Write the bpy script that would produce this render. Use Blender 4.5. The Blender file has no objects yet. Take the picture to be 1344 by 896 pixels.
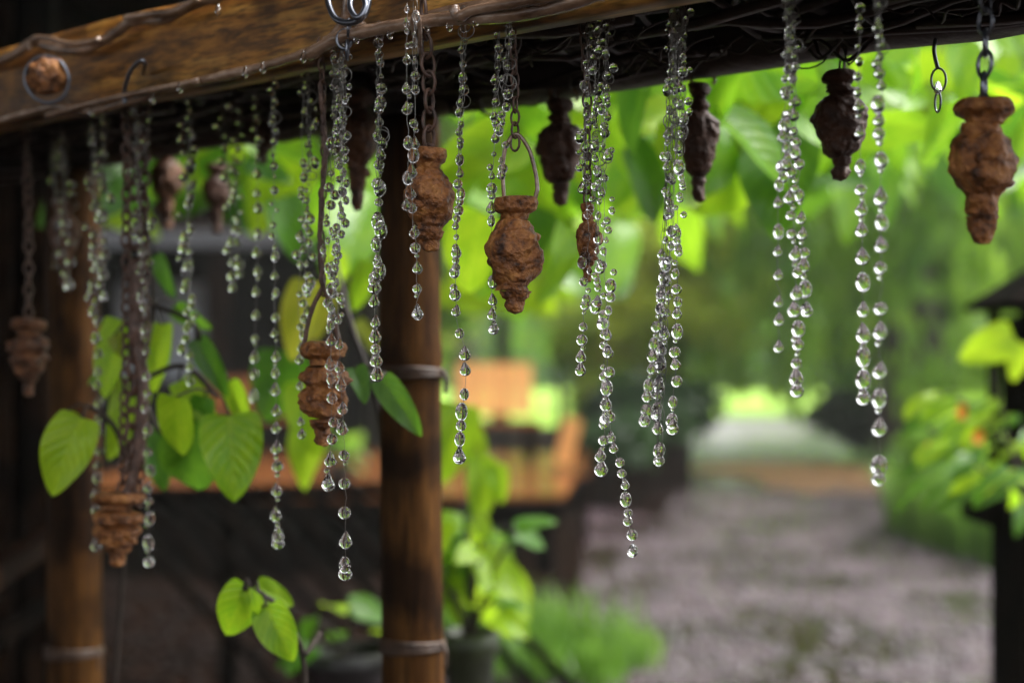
import bpy, bmesh, math, random
from mathutils import Vector, Matrix, Euler, noise
random.seed(11)
R = math.radians
scene = bpy.context.scene
COL = scene.collection

# ------------------------------------------------------------------ camera, sky, sun, exposure
EYE = 1.30
F = 1867.0                      # focal length in pixels of the 1344 px wide photograph
HOR = 480.0                     # row of the horizon
cam_d = bpy.data.cameras.new('camera'); cam = bpy.data.objects.new('camera', cam_d); COL.objects.link(cam)
cam.location = (0, 0, EYE); cam.rotation_euler = (R(90), 0, 0)
cam_d.sensor_width = 36; cam_d.lens = 50.0
cam_d.shift_y = (HOR - 448) / 1344
cam_d.clip_start = 0.02; cam_d.clip_end = 2000
cam_d.dof.use_dof = True; cam_d.dof.focus_distance = 1.13; cam_d.dof.aperture_fstop = 2.8
scene.camera = cam

world = bpy.data.worlds.new('World'); scene.world = world; world.use_nodes = True
wn = world.node_tree.nodes; wl = world.node_tree.links
bg = wn['Background']
sky = wn.new('ShaderNodeTexSky'); sky.sky_type = 'NISHITA'; sky.sun_disc = False
SUN_EL, SUN_AZ = 55, 80        # azimuth measured from +Y towards +X
sky.sun_elevation = R(SUN_EL); sky.sun_rotation = R(SUN_AZ)
sky.dust_density = 4.0; sky.air_density = 1.0
hs = wn.new('ShaderNodeHueSaturation'); hs.inputs['Saturation'].default_value = 0.12
wl.new(sky.outputs[0], hs.inputs['Color']); wl.new(hs.outputs[0], bg.inputs['Color'])
bg.inputs['Strength'].default_value = 0.15
sun_d = bpy.data.lights.new('sun', 'SUN'); sun_d.energy = 1.5; sun_d.angle = R(20); sun_d.color = (1, 0.96, 0.9)
sun = bpy.data.objects.new('sun', sun_d); COL.objects.link(sun)
dirv = Vector((math.sin(R(SUN_AZ)) * math.cos(R(SUN_EL)), math.cos(R(SUN_AZ)) * math.cos(R(SUN_EL)), math.sin(R(SUN_EL))))
sun.rotation_euler = dirv.to_track_quat('Z', 'Y').to_euler(); sun.location = (0, 0, 12)
scene.view_settings.view_transform = 'Standard'; scene.view_settings.look = 'None'
scene.view_settings.exposure = 1.8; scene.view_settings.gamma = 1
scene.cycles.use_denoising = True
scene.cycles.max_bounces = 10; scene.cycles.transmission_bounces = 8; scene.cycles.transparent_max_bounces = 8
scene.cycles.diffuse_bounces = 3; scene.cycles.glossy_bounces = 4
scene.cycles.sample_clamp_indirect = 6
scene.cycles.use_adaptive_sampling = True; scene.cycles.adaptive_threshold = 0.012

def P(px, py, Y):
    """the real place of something seen at photo pixel (px, py) that stands Y metres away"""
    return Vector(((px - 672) / F * Y, Y, EYE + (HOR - py) / F * Y))

# ------------------------------------------------------------------ materials
def nt(name):
    m = bpy.data.materials.new(name); m.use_nodes = True
    n = m.node_tree.nodes; l = m.node_tree.links
    return m, n, l, n['Principled BSDF']

def ramp(n, stops):
    r = n.new('ShaderNodeValToRGB'); e = r.color_ramp.elements
    while len(e) < len(stops): e.new(0.5)
    for q, (p, c) in zip(e, stops):
        if not (c[0] == c[1] == c[2]): c = tuple(x * 0.78 for x in c)
        q.position = p; q.color = (*c, 1)
    return r

def coords(n, l, scale=(1, 1, 1), kind='Object'):
    tc = n.new('ShaderNodeTexCoord'); mp = n.new('ShaderNodeMapping'); mp.inputs['Scale'].default_value = scale
    l.new(tc.outputs[kind], mp.inputs[0]); return mp.outputs[0]

def noise_mat(name, stops, scale=8, stretch=(1, 1, 1), rough=0.6, bump=0.3, bdist=0.005, bscale=None, detail=6, spec=0.5, coat=0):
    m, n, l, b = nt(name)
    v = coords(n, l, stretch)
    t = n.new('ShaderNodeTexNoise'); t.inputs['Scale'].default_value = scale; t.inputs['Detail'].default_value = detail
    t.inputs['Roughness'].default_value = 0.65
    l.new(v, t.inputs['Vector'])
    r = ramp(n, stops); l.new(t.outputs['Fac'], r.inputs[0]); l.new(r.outputs[0], b.inputs['Base Color'])
    b.inputs['Roughness'].default_value = rough; b.inputs['Specular IOR Level'].default_value = spec
    if spec < 0.3: b.inputs['IOR'].default_value = 1.0 + spec
    b.inputs['Coat Weight'].default_value = coat; b.inputs['Coat Roughness'].default_value = 0.15
    if bump:
        t2 = n.new('ShaderNodeTexNoise'); t2.inputs['Scale'].default_value = bscale or scale * 3; t2.inputs['Detail'].default_value = 5
        l.new(v, t2.inputs['Vector'])
        bp = n.new('ShaderNodeBump'); bp.inputs['Strength'].default_value = bump; bp.inputs['Distance'].default_value = bdist
        l.new(t2.outputs['Fac'], bp.inputs['Height']); l.new(bp.outputs[0], b.inputs['Normal'])
    return m

def leaf_mat(name, c1, c2, trans=0.5, veins=True, rough=0.35):
    m, n, l, b = nt(name)
    oi = n.new('ShaderNodeObjectInfo')
    geo_n = n.new('ShaderNodeTexNoise'); geo_n.inputs['Scale'].default_value = 0.9 if not veins else 3
    v = coords(n, l, (1, 1, 1), 'UV' if veins else 'Object'); l.new(v, geo_n.inputs['Vector'])
    add = n.new('ShaderNodeMath'); add.operation = 'MULTIPLY_ADD'
    l.new(oi.outputs['Random'], add.inputs[0]); add.inputs[1].default_value = 0.55 if veins else 0.2
    mm = n.new('ShaderNodeMath'); mm.operation = 'MULTIPLY_ADD'; l.new(geo_n.outputs['Fac'], mm.inputs[0]); mm.inputs[1].default_value = 1.6; mm.inputs[2].default_value = -0.5
    l.new(mm.outputs[0], add.inputs[2])
    r = ramp(n, [(0.1, c1), (1.0, c2)]); l.new(add.outputs[0], r.inputs[0])
    col = r.outputs[0]
    if veins:
        sp = n.new('ShaderNodeSeparateXYZ'); tc = n.new('ShaderNodeTexCoord'); l.new(tc.outputs['UV'], sp.inputs[0])
        ab = n.new('ShaderNodeMath'); ab.operation = 'SUBTRACT'; l.new(sp.outputs[0], ab.inputs[0]); ab.inputs[1].default_value = 0.5
        a2 = n.new('ShaderNodeMath'); a2.operation = 'ABSOLUTE'; l.new(ab.outputs[0], a2.inputs[0])
        k = n.new('ShaderNodeMath'); k.operation = 'MULTIPLY_ADD'; l.new(a2.outputs[0], k.inputs[0]); k.inputs[1].default_value = -0.75; l.new(sp.outputs[1], k.inputs[2])
        w = n.new('ShaderNodeMath'); w.operation = 'MULTIPLY'; l.new(k.outputs[0], w.inputs[0]); w.inputs[1].default_value = 44
        s = n.new('ShaderNodeMath'); s.operation = 'SINE'; l.new(w.outputs[0], s.inputs[0])
        pw = n.new('ShaderNodeMapRange'); l.new(s.outputs[0], pw.inputs[0]); pw.inputs[1].default_value = 0.9; pw.inputs[2].default_value = 1.0
        md = n.new('ShaderNodeMapRange'); l.new(a2.outputs[0], md.inputs[0]); md.inputs[1].default_value = 0.02; md.inputs[2].default_value = 0.008
        mx = n.new('ShaderNodeMath'); mx.operation = 'MAXIMUM'; l.new(pw.outputs[0], mx.inputs[0]); l.new(md.outputs[0], mx.inputs[1])
        sc = n.new('ShaderNodeMath'); sc.operation = 'MULTIPLY'; l.new(mx.outputs[0], sc.inputs[0]); sc.inputs[1].default_value = 0.2
        mix = n.new('ShaderNodeMixRGB'); l.new(sc.outputs[0], mix.inputs[0]); l.new(col, mix.inputs[1]); mix.inputs[2].default_value = (min(1, c2[0] * 1.7), min(1, c2[1] * 1.35), c2[2] * 1.6, 1)
        col = mix.outputs[0]
        bp = n.new('ShaderNodeBump'); bp.inputs['Strength'].default_value = 0.22; bp.inputs['Distance'].default_value = 0.002; bp.invert = True
        l.new(s.outputs[0], bp.inputs['Height']); l.new(bp.outputs[0], b.inputs['Normal'])
    l.new(col, b.inputs['Base Color']); b.inputs['Roughness'].default_value = rough
    tr = n.new('ShaderNodeBsdfTranslucent')
    g = n.new('ShaderNodeGamma'); g.inputs[1].default_value = 0.8; l.new(col, g.inputs[0]); l.new(g.outputs[0], tr.inputs['Color'])
    ms = n.new('ShaderNodeMixShader'); ms.inputs[0].default_value = trans
    l.new(b.outputs[0], ms.inputs[1]); l.new(tr.outputs[0], ms.inputs[2]); l.new(ms.outputs[0], n['Material Output'].inputs[0])
    return m

M = {}
M['beam'] = None
def wood(name, dark, mid, light, stretch, rough=0.45, scale=6, bump=0.5, coat=0.0, spec=0.5, stain=0.85):
    m, n, l, b = nt(name)
    v = coords(n, l, stretch)
    t = n.new('ShaderNodeTexNoise'); t.inputs['Scale'].default_value = scale; t.inputs['Detail'].default_value = 8; t.inputs['Roughness'].default_value = 0.7; t.inputs['Distortion'].default_value = 0.6
    l.new(v, t.inputs['Vector'])
    r = ramp(n, [(0.34, dark), (0.5, mid), (0.68, light)]); l.new(t.outputs['Fac'], r.inputs[0])
    v2 = coords(n, l, (1, 1, 1)); st = n.new('ShaderNodeTexNoise'); st.inputs['Scale'].default_value = 9; st.inputs['Detail'].default_value = 5; l.new(v2, st.inputs['Vector'])
    r2 = ramp(n, [(0.40, (0.13, 0.10, 0.09)), (0.54, (1, 1, 1))]); l.new(st.outputs['Fac'], r2.inputs[0])
    mx = n.new('ShaderNodeMixRGB'); mx.blend_type = 'MULTIPLY'; mx.inputs[0].default_value = stain; l.new(r.outputs[0], mx.inputs[1]); l.new(r2.outputs[0], mx.inputs[2])
    v3 = coords(n, l, tuple(q * 0.8 for q in stretch)); fn = n.new('ShaderNodeTexNoise'); fn.inputs['Scale'].default_value = scale * 9; fn.inputs['Detail'].default_value = 6; l.new(v3, fn.inputs['Vector'])
    r4 = ramp(n, [(0.38, (0.30, 0.30, 0.30)), (0.55, (1, 1, 1))]); l.new(fn.outputs['Fac'], r4.inputs[0])
    m2 = n.new('ShaderNodeMixRGB'); m2.blend_type = 'MULTIPLY'; m2.inputs[0].default_value = stain; l.new(mx.outputs[0], m2.inputs[1]); l.new(r4.outputs[0], m2.inputs[2]); mx = m2
    l.new(mx.outputs[0], b.inputs['Base Color']); b.inputs['Roughness'].default_value = rough
    b.inputs['Coat Weight'].default_value = coat; b.inputs['Coat Roughness'].default_value = 0.2; b.inputs['Specular IOR Level'].default_value = spec
    if spec < 0.3: b.inputs['IOR'].default_value = 1.0 + spec
    bp = n.new('ShaderNodeBump'); bp.inputs['Strength'].default_value = bump; bp.inputs['Distance'].default_value = 0.002
    l.new(t.outputs['Fac'], bp.inputs['Height']); l.new(bp.outputs[0], b.inputs['Normal'])
    return m
M['beam'] = wood('weathered_orange_wood', (0.06, 0.022, 0.005), (0.48, 0.20, 0.03), (0.80, 0.43, 0.09), (2.2, 12, 16), scale=3.0, bump=0.8)
M['post'] = wood('bamboo_wood', (0.025, 0.009, 0.002), (0.08, 0.032, 0.007), (0.16, 0.072, 0.018), (30, 30, 1.5), scale=2.0, rough=0.55, spec=.25)
M['deckwood'] = wood('varnished_wood', (0.18, 0.06, 0.016), (0.27, 0.095, 0.028), (0.35, 0.14, 0.042), (1, 14, 1), scale=1.5, rough=0.14, stain=.3)
M['benchwood'] = wood('pale_orange_wood', (0.80, 0.36, 0.09), (0.92, 0.44, 0.12), (0.98, 0.50, 0.16), (6, 1, 1), scale=1.5, rough=0.5, stain=.1)
M['darkwood'] = wood('dark_stained_wood', (0.002, 0.0012, 0.0008), (0.006, 0.0036, 0.0022), (0.011, 0.0065, 0.004), (8, 8, 1), scale=2, rough=0.8, spec=0.15)
M['brownwood'] = wood('brown_wood', (0.006, 0.003, 0.0015), (0.018, 0.008, 0.004), (0.04, 0.018, 0.008), (8, 8, 1), scale=2, rough=0.5, spec=0.2)
M['twig'] = noise_mat('dark_twigs', [(0.3, (0.010, 0.006, 0.005)), (0.7, (0.045, 0.026, 0.018))], 30, rough=0.5, bump=0.4)
M['rod'] = noise_mat('wet_rattan', [(0.3, (0.10, 0.05, 0.028)), (0.55, (0.36, 0.22, 0.14)), (0.75, (0.66, 0.48, 0.36))], 18, (1, 1, 3), rough=0.18, bump=0.5, bdist=0.003, bscale=90, coat=1.0)
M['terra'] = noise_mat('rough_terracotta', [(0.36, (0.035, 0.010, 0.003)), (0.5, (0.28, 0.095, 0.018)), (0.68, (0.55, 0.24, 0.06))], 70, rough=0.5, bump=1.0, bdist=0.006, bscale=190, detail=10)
M['terra_deep_shade'] = noise_mat('deep_shade_terracotta', [(0.3, (0.025, 0.008, 0.003)), (0.7, (0.12, 0.040, 0.013))], 55, rough=0.6, bump=0.9, bdist=0.004, bscale=160)  # clay of the rear finials, silhouette and shade painted into the colour
M['terra_mid'] = noise_mat('shaded_terracotta', [(0.36, (0.02, 0.006, 0.002)), (0.5, (0.12, 0.040, 0.010)), (0.68, (0.25, 0.095, 0.028))], 70, rough=0.55, bump=1.0, bdist=0.006, bscale=190, detail=10)  # darker copy of the clay, shade put into its colour
M['rust'] = noise_mat('rusty_iron', [(0.3, (0.03, 0.016, 0.012)), (0.7, (0.16, 0.075, 0.045))], 120, rough=0.5, bump=0.6, bdist=0.001)
M['cord'] = noise_mat('brown_cord', [(0.3, (0.02, 0.009, 0.004)), (0.7, (0.08, 0.038, 0.018))], 60, rough=0.5, bump=0.8, bdist=0.002)
M['moss'] = noise_mat('mossy_pot', [(0.3, (0.01, 0.014, 0.005)), (0.7, (0.04, 0.055, 0.015))], 20, rough=0.5, bump=0.3)
M['black'] = noise_mat('black_pot', [(0.3, (0.008, 0.007, 0.007)), (0.7, (0.02, 0.018, 0.017))], 20, rough=0.35, bump=0.2)
m, n, l, b = nt('dark_iron'); b.inputs['Base Color'].default_value = (0.16, 0.17, 0.20, 1); b.inputs['Metallic'].default_value = 0.9; b.inputs['Roughness'].default_value = 0.28; M['iron'] = m
m, n, l, b = nt('silver_wire'); b.inputs['Base Color'].default_value = (0.16, 0.15, 0.14, 1); b.inputs['Metallic'].default_value = 1; b.inputs['Roughness'].default_value = 0.3; M['wire'] = m
m, n, l, b = nt('clear_water'); n.remove(b)
g = n.new('ShaderNodeBsdfGlass'); g.inputs['IOR'].default_value = 1.33; g.inputs['Roughness'].default_value = 0.0; l.new(g.outputs[0], n['Material Output'].inputs[0]); M['water'] = m
m, n, l, b = nt('window_glass'); b.inputs['Base Color'].default_value = (0.25, 0.27, 0.3, 1); b.inputs['Roughness'].default_value = 0.08; M['glass'] = m
m, n, l, b = nt('pale_metal'); b.inputs['Base Color'].default_value = (0.06, 0.062, 0.068, 1); b.inputs['Roughness'].default_value = 0.35; M['pale'] = m
m, n, l, b = nt('orange_petal'); b.inputs['Base Color'].default_value = (0.85, 0.28, 0.02, 1); M['petal'] = m
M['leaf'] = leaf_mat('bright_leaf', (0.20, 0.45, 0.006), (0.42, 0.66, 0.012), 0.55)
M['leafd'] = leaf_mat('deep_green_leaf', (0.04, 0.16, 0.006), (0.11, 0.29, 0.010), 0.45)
M['leafy'] = leaf_mat('yellow_leaf', (0.22, 0.32, 0.015), (0.42, 0.42, 0.02), 0.5)
M['leafc'] = leaf_mat('green_canopy_leaf', (0.09, 0.32, 0.006), (0.32, 0.62, 0.012), 0.55)
M['fol'] = leaf_mat('tree_foliage', (0.06, 0.20, 0.008), (0.42, 0.72, 0.04), 0.6, veins=False, rough=0.3)
M['foly'] = leaf_mat('yellow_green_foliage', (0.26, 0.42, 0.02), (0.85, 0.85, 0.08), 0.6, veins=False, rough=0.3)
M['fold'] = leaf_mat('dark_foliage', (0.010, 0.035, 0.006), (0.04, 0.11, 0.015), 0.4, veins=False, rough=0.5)
M['grass'] = leaf_mat('grass_blades', (0.07, 0.20, 0.010), (0.20, 0.38, 0.03), 0.5, veins=False, rough=0.4)
M['bark'] = noise_mat('dark_bark', [(0.3, (0.015, 0.010, 0.007)), (0.7, (0.06, 0.04, 0.028))], 5, (1, 1, 0.2), rough=0.8, bump=0.6, bdist=0.02)

# ground, path, lawn
M['soil'] = noise_mat('wet_soil_and_litter', [(0.3, (0.003, 0.002, 0.0015)), (0.55, (0.010, 0.005, 0.003)), (0.75, (0.035, 0.014, 0.006))], 5, rough=0.8, bump=1, bdist=0.04, bscale=14, spec=0.12)
M['lawn'] = noise_mat('lawn_grass', [(0.3, (0.26, 0.50, 0.03)), (0.7, (0.42, 0.68, 0.06))], 2, rough=0.8, bump=0.6, bdist=0.03, bscale=40)
def path_material():
    m, n, l, b = nt('wet_gravel')
    v = coords(n, l)
    vo = n.new('ShaderNodeTexVoronoi'); vo.inputs['Scale'].default_value = 15; l.new(v, vo.inputs['Vector'])
    big = n.new('ShaderNodeTexNoise'); big.inputs['Scale'].default_value = 1.1; big.inputs['Detail'].default_value = 4; l.new(v, big.inputs['Vector'])
    r1 = ramp(n, [(0.0, (0.025, 0.015, 0.015)), (0.5, (0.085, 0.054, 0.062)), (1.0, (0.19, 0.125, 0.150))]); l.new(vo.outputs['Color'], r1.inputs[0])  # mauve of the sky's reflection tinted into the gravel colour
    r2 = ramp(n, [(0.44, (0.22, 0.16, 0.08)), (0.53, (1, 1, 1))]); l.new(big.outputs['Fac'], r2.inputs[0])
    mx = n.new('ShaderNodeMixRGB'); mx.blend_type = 'MULTIPLY'; mx.inputs[0].default_value = 0.9; l.new(r1.outputs[0], mx.inputs[1]); l.new(r2.outputs[0], mx.inputs[2])
    l.new(mx.outputs[0], b.inputs['Base Color'])
    r3 = ramp(n, [(0.42, (0.03,) * 3), (0.6, (0.16,) * 3)]); l.new(big.outputs['Fac'], r3.inputs[0]); l.new(r3.outputs[0], b.inputs['Roughness'])
    bp = n.new('ShaderNodeBump'); bp.inputs['Distance'].default_value = 0.04; bp.invert = True; b.inputs['Coat Weight'].default_value = 0.3; b.inputs['Coat Roughness'].default_value = 0.12; l.new(bp.outputs[0], b.inputs['Coat Normal'])
    r5 = ramp(n, [(0.40, (0.05,) * 3), (0.56, (1, 1, 1))]); l.new(big.outputs['Fac'], r5.inputs[0]); l.new(r5.outputs[0], bp.inputs['Strength'])
    l.new(vo.outputs['Distance'], bp.inputs['Height']); l.new(bp.outputs[0], b.inputs['Normal'])
    return m
M['path'] = path_material()
M['pebble'] = noise_mat('wet_pebbles', [(0.3, (0.02, 0.012, 0.012)), (0.55, (0.075, 0.05, 0.056)), (0.75, (0.20, 0.145, 0.165))], 6, rough=0.25, bump=0.2, coat=0.4)  # same mauve sky sheen painted into the pebbles
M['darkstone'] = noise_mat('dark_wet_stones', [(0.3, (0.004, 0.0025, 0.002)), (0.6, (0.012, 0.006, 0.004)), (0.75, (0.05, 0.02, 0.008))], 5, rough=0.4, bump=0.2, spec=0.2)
M['puddle'] = noise_mat('muddy_puddle', [(0.3, (0.16, 0.08, 0.035)), (0.6, (0.38, 0.19, 0.07))], 3, rough=0.6, bump=0.1, bdist=0.004)

# ------------------------------------------------------------------ mesh helpers
class MB:
    def __init__(s): s.v = []; s.f = []; s.uv = None
    def add(s, vs, fs):
        o = len(s.v); s.v += [tuple(x) for x in vs]; s.f += [tuple(i + o for i in f) for f in fs]; return s
    def box(s, c, size, rot=None):
        h = Vector(size) / 2; vs = []
        for x in (-1, 1):
            for y in (-1, 1):
                for z in (-1, 1):
                    p = Vector((x * h.x, y * h.y, z * h.z))
                    if rot is not None: p = rot @ p
                    vs.append(Vector(c) + p)
        return s.add(vs, [(0, 1, 3, 2), (4, 6, 7, 5), (0, 4, 5, 1), (2, 3, 7, 6), (0, 2, 6, 4), (1, 5, 7, 3)])
    def tube(s, pts, rad, seg=8, wob=0.0):
        pts = [Vector(p) for p in pts]; n = len(pts)
        rad = rad if isinstance(rad, (list, tuple)) else [rad] * n
        vs = []; up = None
        for i, p in enumerate(pts):
            t = (pts[min(i + 1, n - 1)] - pts[max(i - 1, 0)])
            if t.length < 1e-9: t = Vector((0, 0, 1))
            t.normalize()
            if up is None: up = t.orthogonal().normalized()
            up = (up - t * up.dot(t))
            up = up.normalized() if up.length > 1e-6 else t.orthogonal().normalized()
            b = t.cross(up)
            for k in range(seg):
                a = 2 * math.pi * k / seg
                rr = rad[i] * (1 + (wob * noise.noise(p * (0.6 / max(rad[i], 1e-4)) + Vector((k, k * 1.7, 0))) if wob else 0))
                vs.append(p + (up * math.cos(a) + b * math.sin(a)) * rr)
        fs = []
        for i in range(n - 1):
            for k in range(seg):
                k2 = (k + 1) % seg
                fs.append((i * seg + k, i * seg + k2, (i + 1) * seg + k2, (i + 1) * seg + k))
        fs.append(tuple(reversed(range(seg)))); fs.append(tuple(range((n - 1) * seg, n * seg)))
        return s.add(vs, fs)
    def ring(s, c, R_, r, normal, seg=20, sub=7, squash=1.0, axis=None):
        nrm = Vector(normal).normalized(); a = Vector(axis).normalized() if axis else nrm.orthogonal().normalized(); b = nrm.cross(a)
        vs = []
        for i in range(seg):
            t = 2 * math.pi * i / seg
            d = a * math.cos(t) + b * math.sin(t) * squash
            cc = Vector(c) + d * R_
            dn = d.normalized()
            for k in range(sub):
                u = 2 * math.pi * k / sub
                vs.append(cc + dn * math.cos(u) * r + nrm * math.sin(u) * r)
        fs = [(i * sub + k, ((i + 1) % seg) * sub + k, ((i + 1) % seg) * sub + (k + 1) % sub, i * sub + (k + 1) % sub) for i in range(seg) for k in range(sub)]
        return s.add(vs, fs)
    def lathe(s, prof, seg=32, c=(0, 0, 0), lump=0.0, lscale=60, seed=0, sq=1.0):
        vs = []; n = len(prof)
        for (r, z) in prof:
            for k in range(seg):
                a = 2 * math.pi * k / seg
                p = Vector((r * math.cos(a), r * math.sin(a) * sq, z))
                if lump and r > 1e-5:
                    q = noise.noise(p * lscale + Vector((seed, 0, 0))) + 0.7 * noise.noise(p * lscale * 2.4 + Vector((0, seed, 0))) + 0.35 * noise.noise(p * lscale * 6 + Vector((0, seed, 0)))
                    p = p + Vector((p.x, p.y, 0)).normalized() * q * lump + Vector((0, 0, 1)) * noise.noise(p * lscale + Vector((0, 0, seed))) * lump * 0.6
                vs.append(Vector(c) + p)
        fs = [(i * seg + k, i * seg + (k + 1) % seg, (i + 1) * seg + (k + 1) % seg, (i + 1) * seg + k) for i in range(n - 1) for k in range(seg)]
        fs.append(tuple(reversed(range(seg)))); fs.append(tuple(range((n - 1) * seg, n * seg)))
        return s.add(vs, fs)
    def build(s, name, mat, parent=None, loc=(0, 0, 0), smooth=True, uv=None):
        me = bpy.data.meshes.new(name); me.from_pydata(s.v, [], s.f)
        if uv:
            lay = me.uv_layers.new(name='UVMap')
            for lp in me.loops: lay.data[lp.index].uv = uv[lp.vertex_index]
        if smooth: me.polygons.foreach_set('use_smooth', [True] * len(me.polygons))
        me.materials.append(mat); me.update()
        o = bpy.data.objects.new(name, me); COL.objects.link(o); o.location = loc
        if parent: o.parent = parent
        return o

def tag(o, label=None, cat=None, group=None, kind=None):
    if label: o['label'] = label
    if cat: o['category'] = cat
    if group: o['group'] = group
    if kind: o['kind'] = kind
    return o
def empty(name, loc, label, cat, group=None):
    o = bpy.data.objects.new(name, None); COL.objects.link(o); o.location = loc; o.empty_display_size = 0.02
    return tag(o, label, cat, group)
def rel(pts, o): return [Vector(p) - o.location for p in pts]
def smooth_path(pts, n=6):
    pts = [Vector(p) for p in pts]; out = []
    for i in range(len(pts) - 1):
        p0 = pts[max(i - 1, 0)]; p1 = pts[i]; p2 = pts[i + 1]; p3 = pts[min(i + 2, len(pts) - 1)]
        for k in range(n):
            t = k / n
            out.append(0.5 * ((2 * p1) + (p2 - p0) * t + (2 * p0 - 5 * p1 + 4 * p2 - p3) * t * t + (3 * p1 - p0 - 3 * p2 + p3) * t ** 3))
    out.append(pts[-1]); return out

# ------------------------------------------------------------------ the setting
def sheet(name, pts, z, mat, kind='structure', sub=0):
    mb = MB(); mb.add([(x, y, z) for x, y in pts], [tuple(range(len(pts)))])
    return tag(mb.build(name, mat, smooth=False), kind=kind)
sheet('ground', [(-400, -60), (400, -60), (400, 900), (-400, 900)], 0, M['soil'])
def strip(name, left, right, z, mat):
    mb = MB(); vs = []; fs = []
    n = len(left)
    for a, b in zip(left, right): vs += [(a[0], a[1], z), (b[0], b[1], z)]
    for i in range(n - 1): fs.append((2 * i, 2 * i + 1, 2 * i + 3, 2 * i + 2))
    mb.add(vs, fs); return tag(mb.build(name, mat, smooth=False), kind='structure')
# gravel path: near and wide, narrowing to the far lane
LEFT = [(-1.2, 2.0), (-0.4, 5.5), (0.25, 7.0), (0.45, 9), (0.7, 13), (1.8, 18), (3.6, 26), (4.6, 34), (6.0, 45)]
RIGHT = [(3.6, 2.0), (3.7, 5.5), (3.8, 7.0), (3.9, 9), (4.3, 13), (5.0, 18), (6.0, 26), (7.4, 34), (10.0, 45)]
strip('path', smooth_path([(x, y, 0) for x, y in LEFT]), smooth_path([(x, y, 0) for x, y in RIGHT]), 0.004, M['path'])
M['lane'] = noise_mat('pale_wet_concrete', [(0.3, (0.20, 0.175, 0.195)), (0.7, (0.34, 0.30, 0.33))], 1.5, rough=0.2, bump=0.2, bdist=0.01)
strip('lane', smooth_path([(2.5, 21.5, 0), (3.1, 26, 0), (3.7, 32, 0), (3.9, 36, 0)]), smooth_path([(4.4, 21.5, 0), (5.3, 26, 0), (7.2, 32, 0), (12, 36, 0)]), 0.014, M['lane'])
sheet('lawn', [(0, 31), (13, 31), (30, 60), (60, 150), (-30, 150), (-8, 60)], 0.008, M['lawn'])
pu = MB(); pu.add([(3.45 + 1.05 * math.cos(a) * (1 + 0.3 * math.sin(3 * a) + .15 * math.sin(7 * a)), 17.0 + 2.8 * math.sin(a) * (1 + 0.15 * math.cos(2 * a)), 0.008) for a in [i * math.pi / 14 for i in range(28)]], [tuple(range(28))])
tag(pu.build('leaf_litter', M['puddle'], smooth=False), kind='structure')
# pebbles: nobody could count them
rock = []
def ico():
    bm = bmesh.new(); bmesh.ops.create_icosphere(bm, subdivisions=1, radius=1)
    v = [x.co.copy() for x in bm.verts]; f = [tuple(y.index for y in x.verts) for x in bm.faces]; bm.free(); return v, f
IV, IF = ico()
def pebbles(name, n, region, r0, r1, mat):
    mb = MB()
    for _ in range(n):
        x, y = region()
        r = random.uniform(r0, r1); rz = random.random() * 6.3; sx, sy, sz = random.uniform(.8, 1.4), random.uniform(.7, 1.1), random.uniform(.4, .7)
        cs, sn = math.cos(rz), math.sin(rz)
        mb.add([(x + (v.x * sx * cs - v.y * sy * sn) * r, y + (v.x * sx * sn + v.y * sy * cs) * r, 0.004 + r * 0.15 + v.z * sz * r) for v in IV], IF)
    return tag(mb.build(name, mat), kind='stuff')
def reg_path():
    while True:
        y = 5 + 11 * random.random() ** 1.5; x = random.uniform(-0.4, 4.2)
        if x > 0.2 * (y - 6): return x, y
def reg_left(): return random.uniform(-3.2, 0.2), random.uniform(4.6, 8.6)
tag(pebbles('path_pebbles', 3600, reg_path, 0.010, 0.032, M['pebble']), 'wet grey pebbles strewn over the gravel path, mauve sky sheen painted in', 'pebbles')
tag(pebbles('dark_gravel', 1900, reg_left, 0.012, 0.04, M['darkstone']), 'dark wet stones and litter on the shaded ground at left', 'gravel')

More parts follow.
